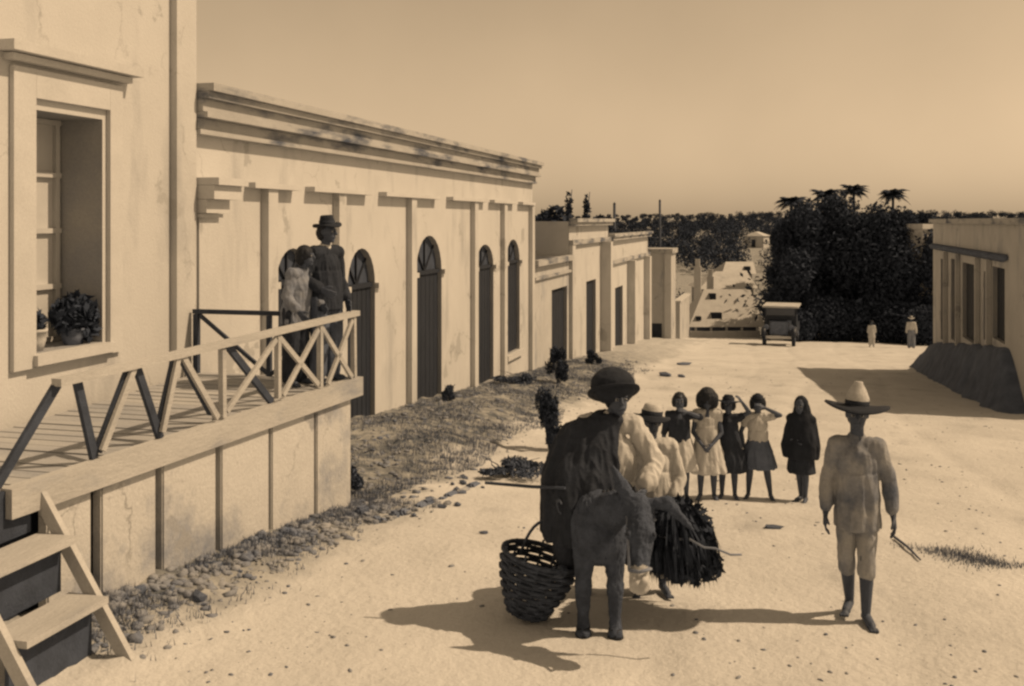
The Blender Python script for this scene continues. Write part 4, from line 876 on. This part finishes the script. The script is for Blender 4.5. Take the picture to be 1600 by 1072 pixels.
MB().tube([muz + V3(-.07, 0, .08), muz + V3(0, -.085, .1), muz + V3(.075, -.02, .1), muz + V3(.02, .07, .07), muz + V3(-.07, 0, .08)], .012, 6).build('halter', M_rope, d, True)
for sg in (-1, 1): MB().rings([(sg * .115, -.405, -.005, .062, .075), (sg * .115, -.39, .065, .047, .055)], 16).build('hoof', M_hair, d, True)
for k in range(9):
    u = k / 8; MB().ell(V3(0, -.28, .98).lerp(V3(.25, -.56, 1.09), u), (.02, .05, .045), 8, 6).build('mane_tuft', M_hair, d, True)
MB().tube([poll + V3(-.1, -.03, -.02), poll + V3(-.09, -.1, -.12), muz + V3(-.07, -.01, .09)], .011, 6).build('bridle', M_rope, d, True)
MB().tube([poll + V3(-.1, -.04, -.05), poll + V3(0, -.13, -.06), poll + V3(.1, -.04, -.05)], .011, 6).build('browband', M_rope, d, True)
# saddle cloth
mb = MB(); mb.ell((0, .08, .86), (.25, .33, .2), 20, 12); mb.ell((0, .08, .72), (.245, .31, .16), 20, 12); sc_ = remesh(mb, .014, 'saddle_cloth', M_dark, None, 3, .006, 9)
sc_.location = DP; sc_.rotation_euler = (0, 0, dang); tag(sc_, 'dark saddle blanket over the donkey beneath its rider', 'blanket')
# wicker basket on the image-left flank
def dl(x, y, z): return Matrix.Rotation(dang, 3, 'Z') @ V3(x, y, z) + DP
bk = lthing('wicker_basket', dl(-.55, -.12, .04), 'big dark wicker basket with a hoop handle slung on the left of the donkey', 'basket'); bk.rotation_euler = (0, R(14), dang); bk.scale = (1.05, 1.05, 1.1)
def brad(z): return .13 + .14 * math.sin(min(1, z / .38) * 1.45)
for k in range(13):
    z = .02 + k * .03; r_ = brad(z); n = 48; P = [((r_ + .010 * (1 if (i // 3 + k) % 2 else -1)) * math.cos(2 * math.pi * i / n), (r_ + .010 * (1 if (i // 3 + k) % 2 else -1)) * math.sin(2 * math.pi * i / n) * .95, z) for i in range(n + 1)]
    MB().tube(P, .014, 5).build('weave', M_wick, bk, True)
for i in range(16):
    a = 2 * math.pi * i / 16; MB().tube([(brad(z) * math.cos(a), brad(z) * math.sin(a) * .95, z) for z in (.0, .08, .16, .24, .32, .42 + random.uniform(-.02, .04))], .009, 5).build('stake', M_wick, bk)
MB().tube([((brad(.4) + .005) * math.cos(a), (brad(.4) + .005) * .95 * math.sin(a), .41) for a in [2 * math.pi * i / 32 for i in range(33)]], .018, 6).build('rim', M_wick, bk, True)
MB().rings([(0, 0, 0, .13, .125), (0, 0, .015, .13, .125)], 24).build('base', M_wick, bk)
MB().tube([(-.02 + .12 * math.cos(a), 0, .38 + .27 * math.sin(a)) for a in [math.pi * i / 14 for i in range(15)]], .011, 6).build('handle', M_wick, bk, True)
# brushwood bundle on the other flank
bs = lthing('brushwood_bundle', dl(.52, .1, .3), 'shaggy dark bundle of brushwood tied on the right of the donkey', 'bundle'); bs.rotation_euler = (0, 0, dang)
mb = MB(); rg = random.Random(3)
for k in range(1500):
    a = rg.uniform(0, 6.28); rr = rg.random() ** .5; p0 = V3(.05 + .17 * rr * math.cos(a), .22 * rr * math.sin(a), .40 + .12 * rg.uniform(-1, 1))
    q0 = V3(.08 + (.27 + .1 * rg.random()) * rr * math.cos(a), .34 * rr * math.sin(a), -.02 + .2 * rr * rg.uniform(-.2, 1.2)); mid = p0.lerp(q0, .5) + V3(.05 * math.cos(a), .05 * math.sin(a), rg.uniform(-.03, .05))
    sd = V3(rg.uniform(-1, 1), rg.uniform(-1, 1), 0).normalized() * rg.uniform(.006, .013)
    mb.add([p0 - sd, p0 + sd, mid + sd, mid - sd, q0], [(0, 1, 2, 3), (3, 2, 4)])
tag(mb.build('twig_mass', M_fod, bs), kind='stuff')
tag(np_mesh('brush_leaves', *join([leaf_cloud((.09, 0, .28), (.27, .3, .3), 1500, .045, 900), leaf_cloud((.16, -.05, .12), (.26, .26, .16), 700, .05, 901)]), M_fod, bs), kind='stuff')
mb = MB(); mb.ell((.06, 0, .28), (.17, .22, .2)); remesh(mb, .015, 'core', M_fod, bs, 2, .02, 12)
MB().tube([(.06 + .2 * math.cos(a), .25 * math.sin(a), .34) for a in [2 * math.pi * i / 24 for i in range(25)]], .01, 5).build('tie_rope', M_rope, bs, True)
# rider
SEAT = .96
def rj(x, y, z): return (x / 1.64, y / 1.64, z / 1.64)
rp_ = dict(pel=rj(-.02, .08, .08), che=rj(.04, .05, .35), nek=rj(.09, .03, .55), hed=rj(.14, -.01, .69), turn=(.3, 0, 0),
           shL=rj(-.10, .05, .49), elL=rj(-.29, -.02, .27), wrL=rj(-.30, -.22, .0), shR=rj(.26, .05, .49), elR=rj(.42, -.03, .22), wrR=rj(.33, -.24, .06),
           hpL=rj(-.11, .06, .06), knL=rj(-.25, -.24, -.10), anL=rj(-.25, -.20, -.48), hpR=rj(.09, .06, .06), knR=rj(.24, -.18, -.12), anR=rj(.25, -.10, -.48))
m = Person(dl(0, 0, SEAT), 1.64, 'rider with a round black hat, light shirt and an added dark wrap for its shaded half, on the donkey', 0, pose=rp_, voxel=.0075, hs=1.08); m.t.rotation_euler = (0, 0, dang)
J = m.J
m.cloth('shirt', M_white, m.torso(.02) + m.sleeve('L', .6, .01) + m.sleeve('R', 1, .022, .75) + [('ell', V3(.14, .02, .2), (.09, .075, .13))], .01, 8, seed=21)
m.cloth('trousers', M_dark, m.legs(.9, .016), .008, 9, seed=22)
m.cloth('shade_wrap', M_dark, [('rings', [tuple(q_ / 1.64 for q_ in r_) + (f_,) for (r_, f_) in (((.07, .03, .575, .085, .08), 0), ((.03, .03, .535, .17, .12), .1), ((-.05, .03, .46, .225, .15), .3), ((-.10, .01, .32, .265, .19), .6), ((-.13, -.02, .12, .295, .25), .9), ((-.14, -.06, -.1, .29, .29), 1), ((-.145, -.07, -.32, .28, .29), 1.2), ((-.145, -.07, -.34, .27, .28), 1.2))], 9, .05, .6)], .011, 7, seed=23)  # added dark garment, standing for the shaded half of the light shirt
m.hair(.95, bob=False); m.hat(M_dstraw, M_dstraw, .2, .15, .08, (-.5, -.12), .03, .3, .0, .008, (-.012, .02))
mb = MB(); c_ = m.hp(-.012, .03, .05); mb.ell(c_, (.172, .16, .145), 22, 14); remesh(mb, .012, 'hat_dome', M_dstraw, m.t, 2, .004, 14)
# rope from the donkey's halter and the rider's stick
rt_ = thing('rope', dl(.5, -.7, .84), 'thin lead rope trailing off beyond the ear of the donkey', 'rope')
MB().tube([dl(*p_) for p_ in ((.62, -.66, .80), (.72, -.66, .745), (.80, -.66, .74), (.9, -.66, .70), (.98, -.62, .69))], .008, 5).build('strand', M_rope, rt_, True)
sk = thing('riding_stick', dl(-.5, -.16, 1.0), 'straight dark stick held level across the front of the rider', 'stick')
MB().tube([dl(-.86, -.12, 1.02), dl(-.5, -.15, 1.005), dl(-.25, -.3, 1.04)], [.012, .013, .012], 6).build('shaft', M_dwood, sk)
# companion behind
p = onG(1018, 925); m = Person(p, 1.48, 'companion in a pale hat with a dark brim standing close behind the donkey', .1, pose=dict(elL=(-.15, .0, .63), wrL=(-.1, -.1, .54), elR=(.15, .0, .63), wrR=(.11, -.09, .52)))
m.cloth('shirt', M_white, m.torso(.02) + m.sleeve('L', 1, .016, .8) + m.sleeve('R', 1, .016, .8) + [('rings', [(0, 0, .66, .105, .08, .1), (0, 0, .45, .12, .1, 1)], 6, .03, 0)], .008, 8, seed=31)
m.cloth('trousers', M_cream, m.legs(.6, .02), .007, 9, seed=32); m.hair(.9, bob=False); m.hat(M_dstraw, M_straw, .15, .085, .1, (-.05, .12), .04, .25, .01, .015)
m.cloth('neckerchief', M_dark, [('cap', m.J['nek'] + V3(-.05, -.01, -.03), m.J['nek'] + V3(.05, -.01, -.03), .034, .034)], .004)

# ------------------------------------------------------------------ verge: grass, rubble, loose stones, kerb
def grass(name, pts, hmin, hmax, m, label, parent=None, wdt=.006):
    Vs = []; 
    for (x, y, z) in pts:
        h = random.uniform(hmin, hmax); a = random.uniform(0, 6.28); lx, ly = random.gauss(0, .35) * h, random.gauss(0, .35) * h; c, s_ = math.cos(a) * wdt, math.sin(a) * wdt
        Vs += [(x - c, y - s_, z - .02), (x + c, y + s_, z - .02), (x + lx, y + ly, z + h)]
    o = np_mesh(name, Vs, np.arange(len(Vs)).reshape(-1, 3), m); tag(o, label, 'grass', kind='stuff'); return o
P = []
while len(P) < 42000:
    y = 10.2 + 22 * random.random() ** 1.5; x = random.uniform(-6.5, -4.1 - .15 * math.sin(y * 1.3))
    n_ = noise.noise(Vector((x * 1.3, y * .9, 2)))
    if n_ + random.uniform(-.35, .35) > .0: P.append((x, y, gzn(x, y)))
for _ in range(9000):
    s_ = random.uniform(-.3, rl + .4); off = abs(random.gauss(0, .28)) + .03; q = rp(s_, 0, off)
    if noise.noise(Vector((q.x * 2, q.y * 2, 7))) > -.1: P.append((q.x, q.y, gzn(q.x, q.y)))
grass('verge_grass', P, .015, .075, M_grass, 'dry scrubby grass on the verge below the arched building')
P = []
for _ in range(1900):
    u_ = random.gauss(.5, .27); px, py = 1440 + 150 * u_ + random.gauss(0, 12), 852 + 28 * u_ + random.gauss(0, 9 * (1.1 - min(1, abs(u_ - .5) * 1.4))); q = onZ(px, py, 0); P.append((q.x, q.y, gzn(q.x, q.y)))
grass('grass_patch', P, .01, .045, M_grass, 'thin dry grass patch in the road right of the walking man')
base_stone = []
for k in range(5):
    bm = bmesh.new(); bmesh.ops.create_icosphere(bm, subdivisions=1, radius=1)
    for v in bm.verts: v.co *= 1 + .6 * noise.noise(v.co * 1.3 + Vector((k * 7, 0, 0)))
    me = bpy.data.meshes.new('stone'); bm.to_mesh(me); bm.free(); me.materials.append(M_stone if k < 3 else M_dstone); base_stone.append(me)
def stone(p, s, label, group=None, k=None, name='stone'):
    o = bpy.data.objects.new(name, base_stone[random.randrange(5) if k is None else k]); COL.objects.link(o)
    o.location = (p.x, p.y, p.z + s[2] * .35); o.scale = s; o.rotation_euler = (0, 0, random.uniform(0, 6.28)); tag(o, label, 'stone', group); return o
for k in range(60):
    s_ = random.uniform(-.2, rl + .2); off = .04 + abs(random.gauss(0, .2)); q = rp(s_, 0, off); q.z = gzn(q.x, q.y); r_ = .016 + .04 * random.random() ** 2
    stone(q, (r_ * random.uniform(.8, 1.5), r_, r_ * .7), 'small loose stone in the rubble along the foot of the panelled porch wall', 'loose stones below the porch')
for k in range(45):
    u = random.random(); q = onG(560 + 200 * u + random.gauss(0, 8), 822 - 62 * u + random.gauss(0, 9)); r_ = .016 + .04 * random.random() ** 2
    stone(q, (r_ * 1.4, r_, r_ * .75), 'small stone in the broken kerb edge between verge and road', 'stones of the broken kerb')
for (px, py, s, lb) in ((1040, 588, (.28, .2, .1), 'dark flat stone in the road beyond the children, left one'), (1068, 570, (.26, .2, .08), 'dark flat stone in the road, the farther of the pair'), (1065, 590, (.2, .12, .06), 'small dark stone touching the left flat stone'),
                        (1208, 828, (.09, .06, .03), 'dark flat stone in the road in front of the girl with dark skirt'), (756, 836, (.045, .03, .02), 'little dark stone left of the basket'), (1088, 970, (.014, .012, .008), 'tiny dark pebble near the bottom of the road'),
                        (312, 938, (.09, .06, .045), 'larger dark stone lying in front of the porch wall')):
    stone(onG(px, py), s, lb, None, 4)
def rubble(name, pts, lo, hi, m, label, cat):
    ico = bmesh.new(); bmesh.ops.create_icosphere(ico, subdivisions=1, radius=1); iv = np.array([v.co[:] for v in ico.verts]); ico.faces.ensure_lookup_table(); fi = np.array([[v.index for v in f.verts] for f in ico.faces]); ico.free()
    Vs = []; Fs = []
    for i, p_ in enumerate(pts):
        r_ = lo + (hi - lo) * random.random() ** 3; sc3 = np.array([r_ * random.uniform(.8, 1.7), r_ * random.uniform(.7, 1.2), r_ * random.uniform(.4, .8)])
        a_ = random.uniform(0, 6.28); v = iv * (1 + rng.uniform(-.3, .3, (len(iv), 1))) * sc3; c_, s_ = math.cos(a_), math.sin(a_)
        Vs.append(np.stack([v[:, 0] * c_ - v[:, 1] * s_, v[:, 0] * s_ + v[:, 1] * c_, v[:, 2]], 1) + np.array(p_)); Fs.append(fi + i * len(iv))
    o = np_mesh(name, np.concatenate(Vs), np.concatenate(Fs), m); tag(o, label, cat, kind='stuff')
P = []
while len(P) < 6500:
    if random.random() < .62: y = 10.2 + 24 * random.random() ** 1.6; x = random.uniform(-6.5, -3.9)
    else: q = rp(random.uniform(-.2, rl + .3), 0, abs(random.gauss(0, .35)) + .02); x, y = q.x, q.y
    if random.random() < verge(x, y) + .04: P.append((x, y, gzn(x, y)))
rubble('verge_rubble', P, .008, .05, M_rub, 'dark clods and rubble strewn over the verge and below the porch wall', 'rubble')
P = []
while len(P) < 2600:
    y = 4.8 + 30 * random.random() ** 1.7; x = random.uniform(-4.2, 6.5)
    if noise.noise(Vector((x * .6, y * .5, 21))) + random.uniform(-.3, .3) > -.05: P.append((x, y, gzn(x, y)))
rubble('road_pebbles', P, .004, .022, M_rub, 'small pebbles and dung scattered over the dusty road', 'pebbles')
# kerb: a line of dark rough kerbstones
kb = thing('broken_kerb', onG(650, 790), 'dark broken kerb edge running along the verge toward the donkey', 'kerb')
kp = [onG(*q) for q in ((562, 800), (590, 814), (625, 806), (660, 790), (700, 776), (745, 757))]
for (a, b) in zip(kp[:-1], kp[1:]):
    for k in range(3):
        u = a.lerp(b, k / 3); v = a.lerp(b, (k + .92) / 3); mb = MB(); dz = random.uniform(-.02, .02)
        jj = Vector((random.uniform(-.03, .03), random.uniform(-.04, .04), dz - .02)); mb.bar(u + jj, v + jj - Vector((0, 0, random.uniform(-.02, .03))), random.uniform(.08, .13), random.uniform(.1, .14), (0, 1, 0)); o = mb.build('kerbstone', M_stone if k == 1 else M_dstone, kb)
        bm = bmesh.new(); bm.from_mesh(o.data); bmesh.ops.bevel(bm, geom=list(bm.edges), offset=.025, segments=2, affect='EDGES'); bm.to_mesh(o.data); bm.free()
# shrubs along the verge
for i, (px, py, h, r_, lb) in enumerate([(858, 700, 1.0, .24, 'tall dark shrub on the verge just left of the rider'), (872, 600, .9, .3, 'dark shrub by the doorway of the low house'), (795, 745, .2, .55, 'low dark weed clump at the kerb near the stick'), (703, 628, .32, .14, 'small weed growing by the third arched door'),
                                         (800, 600, .3, .5, 'weedy bush below the window of the arched building'), (925, 570, .5, .25, 'dark weed beside the door of the raised house'), (545, 770, .35, .18, 'dark weed at the far corner of the porch wall')]):
    b = onG(px, py); t = lthing('shrub', b, lb, 'shrub', 'shrubs and weeds along the verge')
    rgs = random.Random(50 + i); pl = []
    for k in range(9):
        a_ = rgs.uniform(0, 6.28); u_ = rgs.random(); zz = h * rgs.uniform(.12, .8); q_ = r_ * (1.1 - zz / h * .7) * u_ ** .5
        pl.append(leaf_cloud((q_ * math.cos(a_), q_ * math.sin(a_), zz), (r_ * rgs.uniform(.2, .5), r_ * rgs.uniform(.2, .5), h * rgs.uniform(.12, .26)), 330, .026 if h < .6 else .034, 400 + i * 20 + k))
    np_mesh('foliage', *join(pl), M_leaf if i not in (2, 3, 4, 6) else M_leaf3, t)
    for k in range(5): MB().tube([(0, 0, -.05), (random.uniform(-.4, .4) * r_, random.uniform(-.4, .4) * r_, h * .6), (random.uniform(-.8, .8) * r_, random.uniform(-.5, .5) * r_, h * .95)], [.012, .008, .003], 5).build('stem', M_bark, t)
sk = thing('fallen_stick', onG(1412, 858), 'thin stick lying on the road to the right of the walking man', 'stick')
a, b = onG(1398, 846), onG(1438, 880); MB().tube([a + Vector((0, 0, .02)), a.lerp(b, .5) + Vector((0, 0, .035)), b + Vector((0, 0, .02))], [.014, .012, .008], 6).build('shaft', M_bark, sk)
